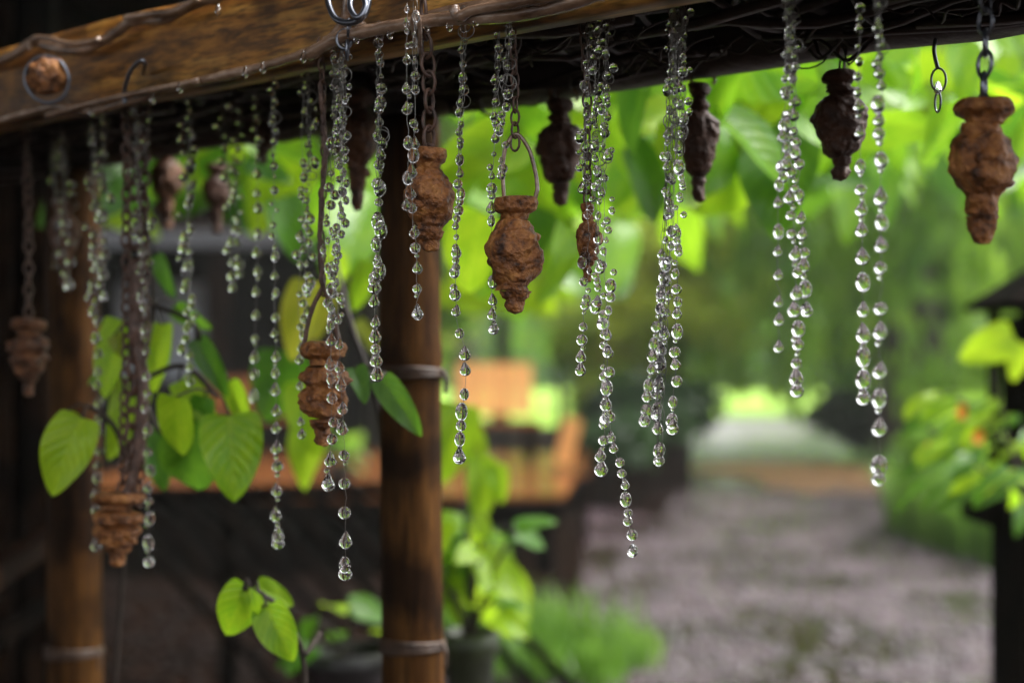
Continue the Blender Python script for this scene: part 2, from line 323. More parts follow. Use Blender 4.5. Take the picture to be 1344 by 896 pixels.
# ------------------------------------------------------------------ tree and shrub builders
def leaf_cloud(n, sampler, size, droop=0.0):
    mb = MB()
    for _ in range(n):
        c = sampler()
        s = size * random.uniform(0.6, 1.3)
        if droop:
            d = Vector((random.gauss(0, 0.25), random.gauss(0, 0.25), -1)).normalized()
        else:
            d = Vector((random.gauss(0, 1), random.gauss(0, 1), random.gauss(-0.3, 0.7))).normalized()
        sd = d.cross(Vector((random.gauss(0, 1), random.gauss(0, 1), random.gauss(0, 0.5)))).normalized()
        w = 0.25 if droop else 0.42
        mb.add([c, c + d * s * 0.45 + sd * s * w, c + d * s, c + d * s * 0.45 - sd * s * w], [(0, 1, 2, 3)])
    return mb
def tree(name, x, y, h, spread, label, mat, n=9000, leaf=0.22, trunk_r=0.16, crown_base=0.35, group=None, blobs=16, flat=0.7):
    root = empty(name, (x, y, 0), label, 'tree', group)
    tr = MB(); top = Vector((random.uniform(-.3, .3), random.uniform(-.3, .3), h * 0.75))
    tr.tube(smooth_path([(0, 0, -0.1), (0.05, 0, h * 0.2), (random.uniform(-.2, .2), 0.1, h * 0.45), top]), [trunk_r * (1.3 - 1.0 * i / 18) for i in range(19)], 10, 0.2)
    cs = []
    for i in range(blobs):
        a = random.random() * 6.283; rr = spread * math.sqrt(random.random())
        z = h * (crown_base + (1 - crown_base) * random.random() ** 0.9)
        rr *= math.sqrt(max(0.08, 1 - ((z / h - 0.62) / 0.45) ** 2))
        c = Vector((math.cos(a) * rr, math.sin(a) * rr, z)); cs.append((c, random.uniform(0.14, 0.3) * spread + 0.15))
        s0 = Vector((0, 0, min(z * 0.8, h * 0.6)))
        tr.tube(smooth_path([s0, s0.lerp(c, 0.5) + Vector((0, 0, 0.1 * h * random.random())), c], 4), [trunk_r * 0.35 * (1 - 0.1 * k) for k in range(9)], 6)
    tr.build('trunk', M['bark'], root)
    def smp():
        c, r = random.choice(cs); v = Vector((random.gauss(0, 1), random.gauss(0, 1), random.gauss(0, 1) * flat)); v = v.normalized() * r * random.random() ** 0.4
        return c + v * random.choice((1, 1, 1.25))
    leaf_cloud(n, smp, leaf).build('crown', mat, root, smooth=False)
    return root
def willow(x, y, h, spread, label, mat, n=9000, group=None, gap=0.0, low=0.5):
    root = empty('willow_tree', (x, y, 0), label, 'tree', group)
    tr = MB(); tr.tube(smooth_path([(0, 0, -0.1), (0.1, 0, h * 0.25), (-0.1, 0.1, h * 0.5), (0.1, 0, h * 0.8)]), [0.42 * (1.2 - 0.9 * i / 18) for i in range(19)], 12, 0.25)
    cur = []
    for i in range(150):
        a = random.random() * 6.283; rr = spread * (0.15 + 0.85 * random.random() ** 0.6)
        zt = h * (1.0 - 0.45 * (rr / spread) ** 2) * random.uniform(0.85, 1.0); zb = max(0.9, zt - h * random.uniform(0.25, low))
        cur.append((math.cos(a) * rr, math.sin(a) * rr, zt, zb))
        if i % 8 == 0:
            tr.tube(smooth_path([(0, 0, h * 0.5), (math.cos(a) * rr * 0.5, math.sin(a) * rr * 0.5, h * 0.85), (math.cos(a) * rr, math.sin(a) * rr, zt)], 4), [0.1 * (1 - 0.09 * k) for k in range(9)], 6)
    tr.build('trunk', M['bark'], root)
    def smp():
        x_, y_, zt, zb = random.choice(cur); t = random.random()
        z = zt + (zb - zt) * t
        return Vector((x_ * (1 + .1 * t) + random.gauss(0, 0.12), y_ * (1 + .1 * t) + random.gauss(0, 0.12), z))
    leaf_cloud(n, smp, 0.30, droop=1).build('crown', mat, root, smooth=False)
    return root
def shrub(x, y, h, w, label, mat, n=2500, leaf=0.12, name='shrub', group=None):
    root = empty(name, (x, y, 0), label, 'shrub', group)
    st = MB(); cs = []
    for i in range(9):
        a = random.random() * 6.283; c = Vector((math.cos(a) * w * 0.5 * random.random(), math.sin(a) * w * 0.5 * random.random(), h * random.uniform(0.3, 0.8))); cs.append(c)
        st.tube([(0, 0, 0), c * 0.5 + Vector((0, 0, 0.05)), c], [0.02, 0.015, 0.008], 5)
    st.build('stem', M['bark'], root)
    def smp():
        c = random.choice(cs); v = Vector((random.gauss(0, 1), random.gauss(0, 1), random.gauss(0, .9))).normalized() * random.random() ** .5
        q = c + Vector((v.x * w * .3, v.y * w * .3, v.z * h * .3)); q.z = max(q.z, 0.03); return q
    leaf_cloud(n, smp, leaf).build('foliage', mat, root, smooth=False)
    return root

# trees down the path
TG = 'trees and shrubs at the end of the path'
willow(5.1, 18.5, 7.2, 3.4, 'green weeping willow with a dark trunk right of the path', M['fol'], 9500, TG, low=0.62)
willow(9.0, 22, 8.5, 4.0, 'second weeping willow, half hidden behind the lantern at the right edge', M['fol'], 9000, TG, low=0.7)
willow(5.0, 47, 11.0, 5.5, 'pale weeping tree over the bright lawn at the end of the path', M['fol'], 9000, TG, low=0.5)
tree('broadleaf_tree', 2.2, 24, 8.0, 2.6, 'yellow-green tree just left of the far end of the path', M['foly'], 4200, 0.26, 0.13, 0.2, TG)
tree('broadleaf_tree', -0.2, 22, 7.5, 2.6, 'green tree behind the orange bench, its thin trunk beside the brown bamboo post', M['fol'], 4800, 0.26, 0.13, 0.4, TG)
tree('broadleaf_tree', -3.5, 26, 9.0, 3.6, 'tall green tree rising behind the corner of the dark house', M['fol'], 9000, 0.28, 0.2, 0.2, TG)
tree('broadleaf_tree', 10, 38, 10.0, 4.5, 'far green tree to the right of the lawn, seen between willow curtains', M['foly'], 6000, 0.35, 0.25, 0.15, TG)
tree('broadleaf_tree', -1.5, 42, 10, 5.0, 'far broad tree left of the lawn', M['foly'], 5500, 0.35, 0.25, 0.12, TG)
tree('young_tree', 2.0, 16.9, 3.3, 0.85, 'small yellow-leaved tree beside the planter boxes left of the path', M['foly'], 2600, 0.15, 0.04, 0.3, TG, 12)
tree('young_tree', 0.55, 17.6, 3.9, 1.1, 'small lime-green tree standing behind the orange bench and deck end', M['foly'], 2600, 0.17, 0.05, 0.35, TG, 12)
shrub(1.6, 15.8, 1.25, 1.3, 'dark rounded shrub left of the path beside the wooden deck', M['fold'], 2500, 0.14, group=TG)
shrub(1.45, 21.0, 1.3, 1.2, 'pale yellow-green shrub at the left verge of the far path', M['foly'], 2500, 0.16, group=TG)
shrub(5.25, 19.6, 1.1, 1.6, 'low dark shrub spreading round the willow trunk', M['fold'], 2600, 0.16, group=TG)
shrub(5.6, 21.5, 1.0, 1.6, 'small dark shrub between the willow and the lawn', M['fold'], 2200, 0.16, group=TG)
shrub(3.25, 10.6, 0.95, 0.55, 'bright green bush on the right verge of the path behind the lantern pedestal', M['fol'], 2200, 0.10, group=None)
shrub(4.45, 13.0, 1.1, 0.9, 'bright green bush farther back on the right verge', M['fol'], 2200, 0.12, group=None)
# far wood
def wood_smp():
    a = random.random(); x = -45 + 100 * a; y = 75 + random.random() * 25 ; z = random.random() ** 0.8 * (8 + 4 * noise.noise(Vector((x * .12, 3, 0))))
    return Vector((x, y, z))
tag(leaf_cloud(26000, wood_smp, 1.0).build('far_wood', M['fol'], smooth=False), 'soft green mass of distant woodland beyond the lawn', 'woodland', kind='stuff')
def hedge_smp():
    x = -14 + 13 * random.random(); return Vector((x, 17.5 + random.random() * 1.6, random.random() * 2.4))
# grass
def grass(name, n, reg, h, label, kind='stuff'):
    mb = MB()
    for _ in range(n):
        x, y = reg(); hh = h * random.uniform(.25, 1.2) * (0.6 + 0.8 * (0.5 + noise.noise(Vector((x * 5, y * 3, 0))))); a = random.random() * 6.283; b = random.gauss(0, .35) * hh
        w = 0.008 + 0.006 * random.random(); dx, dy = math.cos(a) * w, math.sin(a) * w; bx, by = math.cos(a + 1.5) * b, math.sin(a + 1.5) * b
        mb.add([(x - dx, y - dy, 0), (x + dx, y + dy, 0), (x + bx * .4 + dx * .8, y + by * .4 + dy * .8, hh * .6), (x + bx * .4 - dx * .8, y + by * .4 - dy * .8, hh * .6), (x + bx, y + by, hh)], [(0, 1, 2, 3), (3, 2, 4)])
    return tag(mb.build(name, M['grass'], smooth=False), label, 'grass', kind=kind)
def gr1():
    a = random.random() * 6.283; r = random.random() ** .7; c = random.choice(((0.02, 6.9, .26), (0.26, 6.6, .3), (0.12, 6.1, .26), (-.15, 6.3, .22), (.46, 6.25, .2), (.3, 5.9, .2))); return c[0] + c[2] * r * math.cos(a), c[1] + 1.3 * c[2] * r * math.sin(a)
grass('grass_verge', 1000, gr1, 0.20, 'bright tufts of grass growing at the left edge of the gravel path')
def gr2():
    a = random.random() * 6.283; r = math.sqrt(random.random()); return 3.22 + .24 * r * math.cos(a), 10.5 + 1.5 * r * math.sin(a)
grass('tall_grass', 3000, gr2, 0.5, 'tall soft grass along the right edge of the gravel path')
def gr3(): return random.uniform(-2.4, -0.4) , random.uniform(5.6, 7.6)

# ------------------------------------------------------------------ buildings behind, left
house = empty('timber_house', (-6.0, 14.6, 0), 'dark timber house with a pale veranda roof edge behind the wooden deck', 'house')
h0 = house.location
mb = MB(); mb.box((0, 1.5, 2.9), (9.0, 3.0, 5.8)); mb.build('wall', M['darkwood'], house, smooth=False)
mb = MB()
mb.add([(-4.9, -0.6, 5.7), (4.9, -0.6, 5.7), (4.9, 1.5, 7.2), (-4.9, 1.5, 7.2), (-4.9, 3.6, 5.7), (4.9, 3.6, 5.7)], [(0, 1, 2, 3), (3, 2, 5, 4), (0, 3, 4), (1, 5, 2)])
mb.build('roof', M['darkwood'], house, smooth=False)
mb = MB(); mb.box((0, -0.95, 2.62), (9.4, 1.8, 0.06), Matrix.Rotation(R(7), 3, 'X')); ver = mb.build('veranda_roof', M['brownwood'], house, smooth=False)
mb = MB(); mb.box((0, -1.88, 2.44), (9.4, 0.06, 0.15)); mb.build('gutter', M['pale'], ver, smooth=False)
for x in (-4.2, -1.6, 1.05, 3.35, 4.35):
    mb = MB(); mb.box((x, -1.7, 1.2), (0.15, 0.15, 2.36)); mb.build('veranda_post', M['beam'] if x in (1.05,) else M['brownwood'], house, smooth=False)
for x in (-2.8, 0.1, 2.4):
    mb = MB()
    for (dx, dz, w, h_) in ((-.5, 0, .08, 1.1), (.5, 0, .08, 1.1), (0, .55, 1.08, .08), (0, -.55, 1.08, .08), (0, 0, .05, 1.02)): mb.box((x + dx, -0.03, 1.65 + dz), (w, 0.08, h_))
    wf = mb.build('window', M['brownwood'], house, smooth=False)
    mb = MB(); mb.box((x, -0.012, 1.65), (0.9, 0.02, 1.0)); mb.build('pane', M['glass'], wf, smooth=False)

shed = empty('slatted_shed', (-1.33, 3.3, 0), 'almost black slatted shed wall at the left edge of the picture', 'shed')
mb = MB(); mb.box((-1.0, 0.1, 1.25), (2.5, 0.04, 2.5)); mb.build('wall', M['darkwood'], shed, smooth=False)
mb = MB()
for i in range(26):
    x = 0.22 - i * 0.095; mb.box((x, 0.055, 1.25), (0.06, 0.04, 2.46))
sl = mb.build('slats', M['brownwood'], shed, smooth=False)
mb = MB(); mb.box((-1.0, -0.1, 2.56), (2.7, 0.6, 0.08)); mb.build('roof', M['darkwood'], shed, smooth=False)

rail = empty('handrail', (P(0, 760, 2.4).x, 2.4, 0), 'dark sloping wooden handrail at the lower left edge', 'handrail')
mb = MB(); a, b = rel([P(-120, 830, 2.2), P(75, 700, 2.75)], rail); mb.tube([a, b], 0.026, 4); mb.build('rail', M['brownwood'], rail, smooth=False)
mb = MB(); a, b = rel([P(-120, 930, 2.2), P(75, 780, 2.75)], rail); mb.tube([a, b], 0.02, 4); mb.build('lower_rail', M['darkwood'], rail, smooth=False)
mb = MB(); q = rel([P(70, 720, 2.75)], rail)[0]; mb.box((q.x, q.y + .04, q.z / 2 - .02), (.05, .05, q.z)); mb.build('support_post', M['darkwood'], rail, smooth=False)

shade_roof = empty('added_shade_roof', (-3.4, 5.0, 0), 'dark roof on posts added to shade the left side, black above the beam', 'shade_roof')
mb = MB(); mb.box((0.0, -2.6, 2.45), (6.4, 6.0, 0.06)); mb.box((-0.5, 1.9, 2.45), (5.4, 2.99, 0.06)); mb.build('roof', M['darkwood'], shade_roof, smooth=False)  # roof added for the shade it casts on the left side
mb = MB(); 
for i in range(9): mb.box((-3.0 + i * .72, -2.6, 2.375), (0.06, 5.9, 0.09))
mb.build('rafters', M['darkwood'], shade_roof, smooth=False)
for (x, y) in ((-2.9, -5.4), (-2.9, 3.2), (3.1, -5.4)):
    mb = MB(); mb.box((x, y, 1.2), (.1, .1, 2.4)); mb.build('post', M['darkwood'], shade_roof, smooth=False)

# ------------------------------------------------------------------ deck, bench, and things on it
deck = empty('wooden_deck', (-1.2, 11.0, 0), 'low platform of wet orange-brown planks behind the bamboo post', 'deck')
mb = MB(); D = deck.location
YF, YB = 8.8, 13.2
def dx(y): return 0.33 + (y - 8.8) * 0.09
npl = 26
for i in range(npl):
    y0 = YF + (YB - YF) * i / npl; y1 = YF + (YB - YF) * (i + 1) / npl - 0.012
    mb.box(((-3.0 + dx(y0)) / 2 - D.x, (y0 + y1) / 2 - D.y, 0.485), (dx(y0) + 3.0, y1 - y0, 0.03))
mb.build('planks', M['deckwood'], deck, smooth=False)
mb = MB(); mb.box((-1.35 - D.x, YF + 0.03 - D.y, 0.39), (3.3, 0.05, 0.155)); mb.box((-1.35 - D.x, YB - 0.1 - D.y, 0.39), (3.3, 0.05, 0.155))
mb.box((0.27 - D.x, 11.0 - D.y, 0.39), (0.05, 4.1, 0.15), Matrix.Rotation(R(-5), 3, 'Z')); mb.build('frame', M['darkwood'], deck, smooth=False)
for (x, y) in ((0.2, 8.95), (-1.3, 8.95), (-2.8, 8.95), (0.5, 12.9), (-1.3, 12.9), (-2.8, 12.9)):
    mb = MB(); mb.box((x - D.x, y - D.y, 0.155), (0.12, 0.12, 0.31)); mb.build('leg', M['darkwood'], deck, smooth=False)

def bench(loc, rz, w, label, mat, mat2, bh=0.42):
    r = empty('garden_bench', loc, label, 'bench'); r.rotation_euler.z = rz
    mb = MB()
    n = 7
    for i in range(n):
        mb.box((-w / 2 + w * (i + .5) / n, 0.22, 0.34 + 0.06 + bh / 2), (w / n - 0.008, 0.03, bh), Matrix.Rotation(R(-8), 3, 'X'))
    mb.build('backrest', mat, r, smooth=False)
    mb = MB()
    for i in range(4): mb.box((0, -0.22 + i * 0.115, 0.34), (w + 0.06, 0.10, 0.035))
    mb.build('seat', mat2, r, smooth=False)
    for sx in (-1, 1):
        for sy in (-1, 1):
            mb = MB(); mb.box((sx * (w / 2 - 0.04), sy * 0.2, 0.16), (0.06, 0.06, 0.32)); mb.build('leg', M['brownwood'], r, smooth=False)
    return r
bench((P(655, 0, 11.6).x - .02, 11.6, 0.5), R(4), 0.62, 'orange slatted wooden bench standing on the deck right of the bamboo post', M['benchwood'], M['deckwood'])
bench((P(330, 0, 12.6).x, 12.4, 0.5), R(0), 0.9, 'wooden bench at the back of the deck, seen through the hanging vine leaves', M['deckwood'], M['deckwood'], 0.3)
ch = empty('wooden_stool', (P(745, 0, 11.0).x, 10.8, 0.0), 'small orange wooden chair back leaning beside the deck', 'chair')
mb = MB(); mb.box((0, 0.1, 0.72), (0.13, 0.03, 0.36), Matrix.Rotation(R(14), 3, 'Y')); mb.build('backrest', M['benchwood'], ch, smooth=False)
mb = MB(); mb.box((-0.02, -0.1, 0.50), (0.32, 0.34, 0.04)); mb.build('seat', M['deckwood'], ch, smooth=False)
for sx in (-1, 1):
    for sy in (-1, 1):
        mb = MB(); mb.box((-0.02 + sx * .13, -0.1 + sy * .14, 0.24), (0.04, 0.04, 0.48)); mb.build('leg', M['brownwood'], ch, smooth=False)
def dark_trough(px, Y, w, h, label):
    r = empty('planter_box', (P(px, 0, Y).x, Y, 0), label, 'planter')
    mb = MB()
    for sy in (-1, 1): mb.box((0, sy * .19, h / 2), (w, 0.03, h))
    for sx in (-1, 1): mb.box((sx * (w / 2 - .018), 0, h / 2), (0.03, 0.345, h - .004))
    mb.build('box', M['brownwood'], r, smooth=False)
    mb = MB(); mb.box((0, 0, h - .06), (w - .07, .34, .04)); mb.build('soil', M['soil'], r, smooth=False)
    def smp(): return Vector((random.uniform(-w / 2, w / 2), random.gauss(0, .12), h + random.random() ** 1.5 * .35))
    leaf_cloud(500, smp, 0.12).build('foliage', M['fold'], r, smooth=False)
dark_trough(800, 13.2, 0.75, 0.42, 'dark wooden planter box beside the path just right of the deck')
dark_trough(855, 15.0, 0.8, 0.5, 'farther dark planter box behind the first one along the path')

# ------------------------------------------------------------------ pots on the ground
def planter(name, loc, r, h, mat, label, leaves=None):
    o = empty(name, loc, label, 'plant pot')
    mb = MB(); mb.lathe([(r * .68, 0), (r * .74, h * .3), (r * .92, h * .86), (r * 1.06, h * .87), (r * 1.08, h), (r * .96, h), (r * .9, h * .88), (r * .88, h * .86)], 32); mb.build('pot', mat, o)
    return o
LEAFM = []
def leaf_mesh(seed, length=1.0, width=0.85, rows=16, cols=5):
    rnd = random.Random(seed); vs = []; uv = []; fs = []
    bend = rnd.uniform(0.12, 0.35); fold = rnd.uniform(0.1, 0.32); wave = rnd.uniform(0.01, 0.035); tw = rnd.uniform(-.3, .3); ph = rnd.random() * 6
    W = 2 * cols + 1
    for i in range(rows + 1):
        u = i / rows
        w = width * 0.5 * 1.32 * (max(u, 0.0) ** 0.42 * (1 - u) ** 0.72) * (1.18 - .22 * u) * 1.28
        if i == 0: w = 0.02
        for j in range(W):
            s = (j - cols) / cols
            x = s * w; y = -(u * length - 0.16 * length * (1 - u) ** 3 * abs(s) ** 1.4 * min(1, u * 9))
            z = fold * abs(x) - bend * u * u * length + wave * math.sin(u * 9 + ph + s * 2) * abs(s) + tw * x * u
            vs.append((x, y, z)); uv.append((0.5 + 0.5 * s, u))
    for i in range(rows):
        for j in range(W - 1):
            a = i * W + j; fs.append((a, a + 1, a + W + 1, a + W))
    return vs, fs, uv
LM = {}
def leaf_data(kind, v):
    key = (kind, v)
    if key not in LM:
        vs, fs, uv = leaf_mesh(v * 7 + 3, width=(0.62, .8, .95, .75)[v % 4])
        me = bpy.data.meshes.new('leaf'); me.from_pydata(vs, [], fs)
        lay = me.uv_layers.new(name='UVMap')
        for lp in me.loops: lay.data[lp.index].uv = uv[lp.vertex_index]
        me.polygons.foreach_set('use_smooth', [True] * len(me.polygons)); me.materials.append(M[kind]); me.update(); LM[key] = me
    return LM[key]
def put_leaf(parent, base, tip, kind='leaf', face=None, v=None, wid=1.0, roll=None):
    base = Vector(base); tip = Vector(tip); yv = -(tip - base); L = yv.length; yv.normalize()
    f = Vector(face) if face is not None else Vector((random.gauss(0, .35), -1, random.gauss(0.35, .3)))
    z = (f - yv * f.dot(yv)).normalized(); x = yv.cross(z)
    v = random.randrange(6) if v is None else v
    o = bpy.data.objects.new('leaf', leaf_data(kind, v)); COL.objects.link(o)
    m = Matrix((x * wid, yv, z)).transposed().to_4x4() @ Matrix.Scale(L, 4)
    m.translation = base - (parent.location if parent else Vector())
    o.parent = parent; o.matrix_local = m
    return o

# ------------------------------------------------------------------ pergola
HB = 0.27                        # underside above the eye
d2 = Vector((0.779, -0.627, 0)); nrm = Vector((0.627, 0.779, 0))
A0 = Vector((-0.558, 1.55, 0)); B0 = A0 + nrm * 0.31
def lineY(px, off=0.0):
    k = (px - 672) / F; o = A0 + nrm * off
    s = (o.y * k - o.x) / (d2.x - k * d2.y); return o.y + d2.y * s
perg = empty('pergola', (B0.x, B0.y, 0), 'low bamboo pergola with an orange-brown front beam and a dark twig roof', 'pergola')
def rp(p): return Vector(p) - perg.location
ZB = EYE + HB
rotd = Matrix.Rotation(math.atan2(d2.y, d2.x), 3, 'Z')
def along(s, off, z): p = A0 + d2 * s + nrm * off; return Vector((p.x, p.y, z))
# front beam (hand-hewn: slightly uneven)
mb = MB(); NS = 60; prof = [(-.5, -.5), (-.5, -.2), (-.5, .1), (-.5, .36), (-.42, .5), (.5, .5), (.5, -.5), (-.38, -.58)]
vs = []
for i in range(NS + 1):
    s = -0.75 + 2.3 * i / NS
    for k, (a_, b_) in enumerate(prof):
        wv = 0.004 * noise.noise(Vector((s * 5, k * 1.3, 0)))
        vs.append(rp(along(s, 0.025 + a_ * 0.045 + wv, ZB + 0.038 + b_ * 0.078 + 0.007 * noise.noise(Vector((s * 3, 7, 0 if b_ < 0 else 3))))))
npf = len(prof); fs = [(i * npf + k, i * npf + (k + 1) % npf, (i + 1) * npf + (k + 1) % npf, (i + 1) * npf + k) for i in range(NS) for k in range(npf)]
fs += [tuple(range(npf)), tuple(range(NS * npf, NS * npf + npf))]
mb.add(vs, fs)
beam = mb.build('front_beam', M['beam'], perg)
# the grain runs along the beam: give the mesh its own axes
beam.data.transform(Matrix.Translation(-rp(along(0, 0, ZB)))); beam.data.transform(rotd.to_4x4().inverted()); beam.location = rp(along(0, 0, ZB)); beam.rotation_euler.z = math.atan2(d2.y, d2.x)
# back beam
mb = MB(); pts = [rp(along(-0.75 + 2.3 * i / 24, 0.31, ZB + 0.03 + 0.006 * noise.noise(Vector((i * .5, 0, 0))))) for i in range(25)]
mb.tube(pts, [0.027 + .004 * noise.noise(Vector((i * .7, 2, 0))) for i in range(25)], 12, 0.1); mb.build('back_beam', M['twig'], perg)
for i in range(12):
    s = -0.65 + i * 0.185
    mb = MB(); mb.tube([rp(along(s, 0.052, ZB + 0.045)), rp(along(s + .01, 0.37, ZB + 0.05))], 0.012, 8, .1); mb.build('joist', M['twig'], perg)
# twig mat
mb = MB()
for i in range(120):
    off = random.uniform(0.05, 0.36); s0 = random.uniform(-0.7, 1.2); ln = random.uniform(0.2, 0.7); z = ZB + random.uniform(0.005, 0.06)
    pts = [rp(along(s0 + ln * k / 7, off + 0.02 * math.sin(k * .9 + i), z + 0.006 * math.sin(k * 1.3 + i * 2))) for k in range(8)]
    mb.tube(pts, random.uniform(0.0018, 0.0055), 6)
for i in range(60):
    s0 = random.uniform(-0.7, 1.4); pts = [rp(along(s0 + random.gauss(0, .012), 0.05 + 0.3 * k / 5, ZB + 0.02 + random.random() * .03)) for k in range(6)]
    mb.tube(smooth_path(pts, 3), random.uniform(0.0015, 0.004), 5)
for i in range(46):   # loose loops of fine vine hanging just below the mat
    s0 = random.uniform(0.3, 1.2); off = random.uniform(0.06, 0.3); w = random.uniform(.03, .12)
    pts = [rp(along(s0 + w * (k / 6 - .5), off + random.gauss(0, .006), ZB + 0.012 - 0.022 * random.random() * math.sin(math.pi * k / 6))) for k in range(7)]
    mb.tube(smooth_path(pts, 3), random.uniform(0.0007, 0.0018), 5)
mb.build('twig_mat', M['twig'], perg)
mb = MB(); c = rp(along(0.4, 0.195, ZB + 0.075)); mb.box(c, (2.3, 0.32, 0.02), rotd); mb.build('light_block_board', M['darkwood'], perg, smooth=False)  # board added above the twig mat to block the light
# bamboo posts
def post(px, off, w, lash):
    Y = lineY(px, off); X = (px - 672) / F * Y
    mb = MB(); o = rp(Vector((X, Y, 0))); zs = []; rad = []
    z = 0
    for i in range(61):
        z = i / 60 * (ZB + 0.005); zs.append(z)
        node = min(abs((z % 0.43) - 0.02), 1); rad.append(w * (1 + 0.06 * math.exp(-(node / 0.012) ** 2)))
    mb.tube([o + Vector((0.003 * math.sin(q * 3), 0, q)) for q in zs], rad, 20, 0.02)
    p = mb.build('post', M['post'], perg)
    for zz in lash:
        mb = MB()
        for k in range(3): mb.ring(o + Vector((0, 0, zz + (k - 1) * 0.0046)), w * 1.03, 0.0028, (0.05 * (k - 1), .04, 1), 28, 7)
        mb.tube(smooth_path([o + Vector((w * .98, -w * .45, zz + .004)), o + Vector((w * 1.12, -w * .6, zz - .004)), o + Vector((w * 1.10, -w * .62, zz - .022))]), 0.0022, 6)
        mb.build('lashing', M['cord'], p)
    return o
def zat(py, Y): return EYE + (HOR - py) / F * Y
post(541, .31, 0.0345, [zat(490, 1.6), zat(842, 1.6)])
post(97, .31, 0.0375, [zat(852, 2.0)])
post(1480, .31, 0.0345, [0.9])
post(-330, .31, 0.0345, [0.9])
# rattan rods that run along the beam
def rod(name, pts, r, off=-0.012, mat='rod', wob=.12):
    out = []
    for q in pts:
        px, py = q[0], q[1]; o_ = q[2] if len(q) > 2 else off
        Y = lineY(px, o_); out.append(rp(P(px, py, Y)))
    out = smooth_path(out, 6); mb = MB()
    rr = [r * (1 + 0.13 * noise.noise(Vector((i * .35, r * 900, 0))) + (0.22 if i % 17 == 8 else 0)) for i in range(len(out))]
    mb.tube(out, rr, 12, wob); return mb.build(name, M[mat], perg)
rod('rattan_rod', [(-60, 172), (0, 158), (45, 146), (75, 140), (120, 145), (160, 136), (220, 117), (300, 98), (360, 83), (410, 66), (432, 52), (447, 35), (455, 12), (460, -30)], 0.0042)
rod('rattan_rod', [(60, 152), (110, 138), (180, 122), (260, 106)], 0.0030, -0.02)
rod('rattan_rod', [(-60, 92), (0, 80), (25, 68), (44, 56), (70, 62), (110, 66), (150, 45), (175, 28), (215, 26), (245, 10), (290, -6), (330, -20)], 0.0052)
rod('rattan_rod', [(38, 66), (42, 52), (60, 50), (95, 58), (130, 52)], 0.0030, -0.02)
rod('rattan_rod', [(165, 24), (190, 20), (232, 14), (260, -2)], 0.0035, -0.022)
rod('rattan_rod', [(405, 72), (440, 52), (470, 44), (520, 34), (590, 24), (650, 22), (720, 12), (790, -10)], 0.0056, -0.02)
rod('rattan_rod', [(470, 30), (490, 40), (540, 30), (600, 12), (680, 2), (740, -10)], 0.0044, -0.005)
rod('rattan_rod', [(596, 10), (602, 22), (625, 13), (700, 0), (740, -8)], 0.0042, -0.028)
# iron hooks and rings screwed into the beam
def iron(name, pts, r, mat='iron', off=-0.02):
    out = smooth_path([rp(P(px, py, lineY(px, o_))) for px, py, o_ in pts], 5); mb = MB(); mb.tube(out, r, 8); return mb.build(name, M[mat], perg)
iron('hook', [(188, 96, -.004), (190, 84, -.02), (184, 80, -.026), (172, 92, -.026), (166, 108, -.024), (163, 122, -.02), (164, 136, -.02)], 0.0021)
iron('hook', [(430, -8, -.02), (432, 8, -.025), (442, 26, -.028), (462, 30, -.028), (478, 20, -.026), (484, 0, -.02)], 0.0028)
iron('hook', [(462, -10, -.02), (460, 10, -.028), (470, 24, -.03), (480, 8, -.024), (474, -10, -.02)], 0.0026)
mb = MB()
for (px, py, nn) in ((458, 38, (1, .3, 0)), (452, 52, (.2, 1, 0)), (456, 66, (1, .2, 0))):
    Y = lineY(px, -.022); mb.ring(rp(P(px, py, Y)), 0.0062, 0.0014, nn, 18, 6, 1.3, (1, 0, 0) if nn[1] > .5 else (0, 1, 0))
mb.build('ring_chain', M['iron'], perg)
iron('wire_loop', [(546, 60, -.01), (541, 30, -.03), (546, 16, -.032), (551, 30, -.03), (552, 62, -.012), (553, 80, .0)], 0.0018, 'rod')
for (px, py) in ((560, 34), (625, 26), (700, 12), (345, 90), (200, 130), (286, 14), (322, 96), (236, 116), (120, 148), (398, 76), (512, 44), (590, 34), (468, 50)):
    mb = MB(); Y = lineY(px, -.022); mb.lathe([(0.0001, .006), (.0012, .005), (.0026, .0005), (.0028, -.002), (.0018, -.0042), (.0001, -.005)], 14, rp(P(px, py, Y))); mb.build('water_drop', M['water'], perg)

# ------------------------------------------------------------------ chains and pots
def chain_mesh(mb, pts, step=0.0085, R_=0.0034, r=0.0008):
    pts = [Vector(p) for p in pts]; seg = []; L = 0
    for a, b in zip(pts, pts[1:]): L += (b - a).length
    n = max(2, int(L / step)); k = 0; acc = 0; i = 0
    for j in range(n + 1):
        t = L * j / n
        while i < len(pts) - 2 and acc + (pts[i + 1] - pts[i]).length < t: acc += (pts[i + 1] - pts[i]).length; i += 1
        sl = (pts[i + 1] - pts[i]); c = pts[i] + sl.normalized() * (t - acc)
        ax = sl.normalized(); side = ax.orthogonal().normalized(); side = Matrix.Rotation(R(90 * (j % 2) + random.uniform(-25, 25)), 3, ax) @ side
        mb.ring(c, step * 0.66, r, side, 12, 5, R_ / (step * .66) * 1.0, ax)
    return mb

